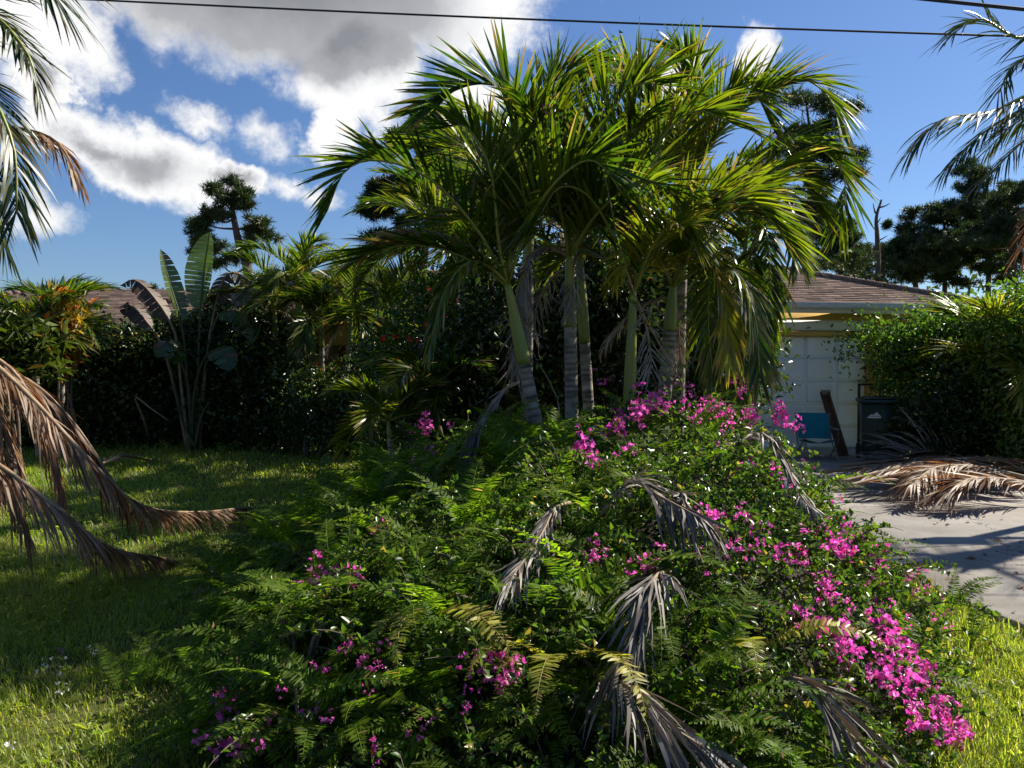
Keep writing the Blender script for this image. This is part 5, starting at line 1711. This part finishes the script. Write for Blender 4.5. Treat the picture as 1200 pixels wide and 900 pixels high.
pine('slim pine behind the garage roof, left of the bare dead trunk', 985, 34, [(986, 330), (983, 280), (978, 250)], [(980, 258, 0, 14, 10), (995, 275, 0, 16, 12), (970, 285, 0, 20, 14), (1000, 300, 0, 14, 12), (980, 315, 0, 24, 14), (960, 305, 0, 18, 14)], 650, tuft=.42, nneed=16)
pine('bare dead pine trunk with broken top behind the garage roof', 1028, 30, [(1029, 340), (1028, 280), (1027, 255), (1033, 234)], [(1026, 250, 1023, 238), (1031, 243, 1043, 238), (1027, 282, 1040, 276), (1028, 300, 1020, 288), (1027, 262, 1032, 255)], 0, r=.11, bare=True, name='dead_pine')
pine('vine-grown pine stub just right of the bare dead trunk', 1036, 31, [(1036, 345), (1034, 310)], [(1036, 318, 0, 9, 14), (1034, 340, 0, 12, 14), (1020, 330, 0, 8, 18)], 260, tuft=.35, nneed=16, yellow=.6)
pine('spreading pine right of the dead trunk, lower crown', 1075, 32, [(1073, 340), (1070, 300), (1068, 262)], [(1068, 250, 0, 6, 4), (1068, 268, 0, 20, 10), (1040, 264, 0, 7, 6), (1052, 285, 0, 18, 12), (1085, 290, 0, 26, 14), (1060, 310, 0, 24, 12), (1095, 312, 0, 22, 12), (1045, 300, 0, 12, 9)], 900, tuft=.40, nneed=18)
pine('middle pine of the right-hand stand, rounded crown', 1105, 35, [(1107, 340), (1108, 290), (1105, 245)], [(1105, 248, 0, 24, 14), (1090, 262, 0, 18, 12), (1125, 262, 0, 22, 14), (1110, 285, 0, 34, 12), (1120, 305, 0, 18, 10)], 800, tuft=.42, nneed=18)
pine('tallest pine of the right-hand stand behind the coconut fronds', 1160, 33, [(1158, 340), (1160, 270), (1150, 205)], [(1150, 208, 0, 26, 14), (1135, 228, 0, 20, 14), (1175, 225, 0, 26, 16), (1150, 250, 0, 34, 16), (1185, 262, 0, 22, 14), (1170, 290, 0, 20, 10), (1140, 285, 0, 18, 9)], 1000, tuft=.42, nneed=18)
pine('thin leaning pine at the far right of the stand', 1192, 30, [(1190, 330), (1184, 280), (1178, 240)], [(1185, 240, 0, 18, 12), (1205, 262, 0, 22, 14), (1200, 300, 0, 16, 12), (1215, 225, 0, 25, 25)], 650, tuft=.40, nneed=16)
# a wood reading as one mass beyond the house and the lots beside it
mb = MB()
for (x0, x1, Y, hh) in ((-60, -16, 48, 3.0), (-22, -4, 46, 2.6), (8, 26, 44, 3.2), (17, 60, 46, 7.5), (-6, 10, 50, 3.0)):
    n = 6500
    x = rng.uniform(x0, x1, n)
    z = hh * rng.random(n) ** .8 * (.8 + .25 * np.sin(x * 1.3) + .12 * np.sin(x * 3.7))
    leaves(mb, np.stack([x, Y + rng.normal(0, 1.2, n), np.maximum(z, .05)], -1), .42, .6, yellow=.2, bright=.9)
tag(mb.obj('woods', 'shrub_leaf'), 'low dark woods far behind the house', 'woods', kind='stuff')


# ------------------------------------------------------------------ things on the driveway
def bevel_box(m, x0, x1, y0, y1, z0, z1, e=.01, taper=0.0, mat=0):
    v = []
    for (z, k, sh) in ((z0, e, taper), (z0 + e, 0, taper), (z1 - e, 0, 0), (z1, e, 0)):
        for (x, y) in ((x0, y0), (x1, y0), (x1, y1), (x0, y1)):
            cx, cy = (x0 + x1) / 2, (y0 + y1) / 2
            v.append((cx + (x - cx) * (1 - sh) - math.copysign(k, x - cx), cy + (y - cy) * (1 - sh) - math.copysign(k, y - cy), z))
    f = [(3, 2, 1, 0), (12, 13, 14, 15)]
    for r in range(3):
        for s in range(4):
            f.append((r * 4 + s, r * 4 + (s + 1) % 4, (r + 1) * 4 + (s + 1) % 4, (r + 1) * 4 + s))
    m.add(v, [np.array(f)], (1, 0, 0), mat)


g = P(1032, 500, 12.9)
wb = thing('wheeled_bin', 'dark green wheeled rubbish bin with white mark by the garage', 'bin', (g[0], g[1], .055), rz=R(-18))
wb['_org'] = [0, 0, 0]
m = MB(); bevel_box(m, -.30, .30, -.36, .36, .05, .93, .02, .16); m.obj('body', 'bin_plastic', wb, origin=(0, 0, 0))
m = MB(); bevel_box(m, -.35, .35, -.42, .40, .932, .985, .02); bevel_box(m, -.28, .28, -.34, .32, .986, 1.02, .02); m.obj('lid', 'bin_plastic', wb, origin=(0, 0, 0))
m = MB(); m.tube([(-.30, .44, .93), (.30, .44, .93)], .016, 8); m.tube([(-.28, .36, .90), (-.28, .44, .93)], .014, 6); m.tube([(.28, .36, .90), (.28, .44, .93)], .014, 6); m.obj('handle', 'bin_plastic', wb, origin=(0, 0, 0))
for s in (-1, 1):
    m = MB(); m.tube([(s * .27, .33, .12), (s * .33, .33, .12)], .12, 18); m.obj('wheel', 'pot_plastic', wb, origin=(0, 0, 0))
m = MB()                                                  # white printed emblem: a ridge of peaks over a bar
yf = -.362
m.add([(-.24, yf, .70), (-.05, yf, .70), (-.03, yf, .728), (-.22, yf, .728)], [np.array([[0, 1, 2, 3]])])
m.add([(-.22, yf, .735), (-.17, yf, .765), (-.15, yf, .75), (-.105, yf, .80), (-.04, yf, .735)], [np.array([[0, 1, 2, 3, 4]])])
em = m.obj('emblem', 'bin_print', wb, origin=(0, 0, 0))

g = P(957, 520, 13.3)
ch = thing('folding_chair', 'teal fabric folding chair standing before the white garage door', 'chair', (g[0], g[1], .055), rz=R(-8))
ch['_org'] = [0, 0, 0]
n = 7
V, F = [], []
for i_ in range(n):
    for j_ in range(n):
        u, w = i_ / (n - 1), j_ / (n - 1)
        V.append((-.26 + .52 * u, .16 + .20 * w + .05 * math.sin(math.pi * u), .30 + .42 * w))
for i_ in range(n - 1):
    for j_ in range(n - 1):
        F.append((i_ * n + j_, (i_ + 1) * n + j_, (i_ + 1) * n + j_ + 1, i_ * n + j_ + 1))
m = MB(); m.add(V, [np.array(F)]); m.add(np.array(V) + [0, .012, 0], [np.array(F)[:, ::-1]]); m.obj('backrest', 'teal_fabric', ch, origin=(0, 0, 0), smooth=True)
V = [(-.26 + .52 * (i_ / 6), -.32 + .5 * (j_ / 6), .33 - .05 * math.sin(math.pi * i_ / 6) - .05 * (j_ / 6)) for i_ in range(7) for j_ in range(7)]
m = MB(); m.add(V, [np.array(F)]); m.add(np.array(V) - [0, 0, .012], [np.array(F)[:, ::-1]]); m.obj('seat', 'teal_fabric', ch, origin=(0, 0, 0), smooth=True)
for s in (-1, 1):
    x = s * .275
    m = MB(); m.tube([(x, .24, .0), (x, -.34, .345)], .011, 8); m.obj('leg', 'grey_metal', ch, origin=(0, 0, 0))
    m = MB(); m.tube([(x, -.28, .0), (x, .17, .27), (x, .37, .72)], .011, 8); m.obj('leg', 'grey_metal', ch, origin=(0, 0, 0))
    m = MB(); bevel_box(m, x - .03, x + .03, -.28, .22, .47, .495, .008); m.tube([(x, -.26, .345), (x, -.26, .47)], .009, 6); m.obj('armrest', 'grey_metal', ch, origin=(0, 0, 0))

# old boards leaning on the garage door
g0, g1 = P(1009, 540, 13.5), P(985, 458, 14.35)
bd = thing('leaning_board', 'dark brown wooden board leaning against the garage door', 'board', (g0[0], g0[1], .055))
ax = nrm(np.array([g1[0] - g0[0], g1[1] - g0[1], g1[2] - .055]))


def board(name, p0, length, w, th, mat, parent, skew=0.0):
    sx = nrm(np.cross(ax, np.array([0, 1.0, 0.2])))
    nz = np.cross(sx, ax)
    m = MB()
    v = [np.asarray(p0) + sx * a * w + nz * b_ * th + ax * c_ * length for (a, b_, c_) in ((0, 0, 0), (1, 0, 0), (1, 1, 0), (0, 1, 0), (0, 0, 1), (1, 0, 1), (1, 1, 1), (0, 1, 1))]
    m.add(v, [np.array([(0, 3, 2, 1), (4, 5, 6, 7), (0, 1, 5, 4), (1, 2, 6, 5), (2, 3, 7, 6), (3, 0, 4, 7)])])
    return m.obj(name, mat, parent)


q0 = np.array([g0[0], g0[1], .06])
LB = float(np.linalg.norm([g1[0] - g0[0], g1[1] - g0[1], g1[2] - .055]))
board('board_face', q0 - [.20, 0, 0], LB * .98, .17, .03, 'board_wood', bd)
board('board_edge', q0 - [.23, .05, 0], LB * .98, .028, .09, 'board_wood', bd)
m = MB(); p = q0 + ax * LB * .97; m.box(p - [.34, .04, .04], p + [-.20, .06, .04]); m.obj('top_cleat', 'grey_wood', bd)

# black metal railing behind the bin
g = P(1005, 500, 13.75)
rl = thing('metal_railing', 'black square metal railing standing behind the bin', 'railing', (g[0], g[1], .055), rz=HOUSE_RZ)
rl['_org'] = [0, 0, 0]
for x in (0.02, .42, .82, 1.20):
    m = MB(); bevel_box(m, x - .016, x + .016, -.016, .016, 0, 1.19, .003); m.obj('post', 'black_metal', rl, origin=(0, 0, 0))
for z in (1.20, .85, .25):
    m = MB(); bevel_box(m, 0.0, 1.22, -.018, .018, z - .018, z + .018, .003); m.obj('rail', 'black_metal', rl, origin=(0, 0, 0))

# potted plant
g = G(1180, 565)
pp = thing('potted_plant', 'small leafy plant in a black pot beside the driveway', 'plant pot', (g[0], g[1], -.01))
m = MB(); m.tube([g + [0, 0, -.01], g + [0, 0, .2], g + [0, 0, .205], g + [0, 0, .24]], [.10, .13, .145, .145], 18); m.obj('pot', 'pot_plastic', pp, smooth=False)
m = MB(); leaves(m, g + np.array([0, 0, .42]) + rng.normal(0, .11, (260, 3)), .06, .5, yellow=.35); f = m.obj('foliage', 'bright_leaf', pp); f['kind'] = 'stuff'
m = MB()
for k in range(5):
    m.tube([g + [0, 0, .2], g + [rng.normal(0, .04), rng.normal(0, .04), .35], g + [rng.normal(0, .1), rng.normal(0, .1), .5]], [.006, .004, .002], 4)
m.obj('stems', 'stem_green', pp)

# invented post out of view at the right, added to cast the driveway shadow
lp = np.array([3.95, 7.0, 0.0])
lpz = 3.6
pb = lp + np.array([to_sun[0], to_sun[1], 0]) / to_sun[2] * lpz
lpm = thing('shadow_post', 'invented wooden post out of view, added to cast a shadow across the concrete', 'shadow caster', (pb[0], pb[1], 0), rz=0.0)
lpm['_org'] = [0, 0, 0]
m = MB(); bevel_box(m, -.05, .05, -.05, .05, -.05, 3.44, .006); m.obj('post', 'grey_wood', lpm, origin=(0, 0, 0))
m = MB(); bevel_box(m, -.36, .55, -.04, .04, 3.441, 3.49, .006); m.obj('arm', 'grey_wood', lpm, origin=(0, 0, 0))
m = MB(); bevel_box(m, -.40, .20, -.10, .10, 3.62, 3.74, .02); m.obj('shadow_head', 'black_metal', lpm, origin=(0, 0, 0))
m = MB(); bevel_box(m, -.38, -.32, -.05, .05, 3.491, 3.619, .006); m.obj('bracket', 'black_metal', lpm, origin=(0, 0, 0))

# overhead cables
for (lab, a, b, r, ext) in (('thin dark overhead cable crossing the whole sky', P(95, -1, 9.5), P(1110, 40, 8.6), .011, 2.2), ('thicker overhead cable in the upper right corner', P(1085, -1, 7.5), P(1200, 11, 7.2), .017, 14.0)):
    d = b - a
    s = np.linspace(-ext, 1 + ext, 60)
    L = np.linalg.norm(d)
    c = a + d * s[:, None]
    c[:, 2] += 0.0016 * ((s - .5) ** 2 - .25) * L * L * (.5 if ext > 5 else .6)
    m = MB(); m.tube(c, r, 6)
    o = m.obj('overhead_cable', 'cable', smooth=True)
    tag(o, lab, 'cable', 'overhead cables')

# drop builder bookkeeping
for o in bpy.data.objects:
    if '_org' in o:
        del o['_org']
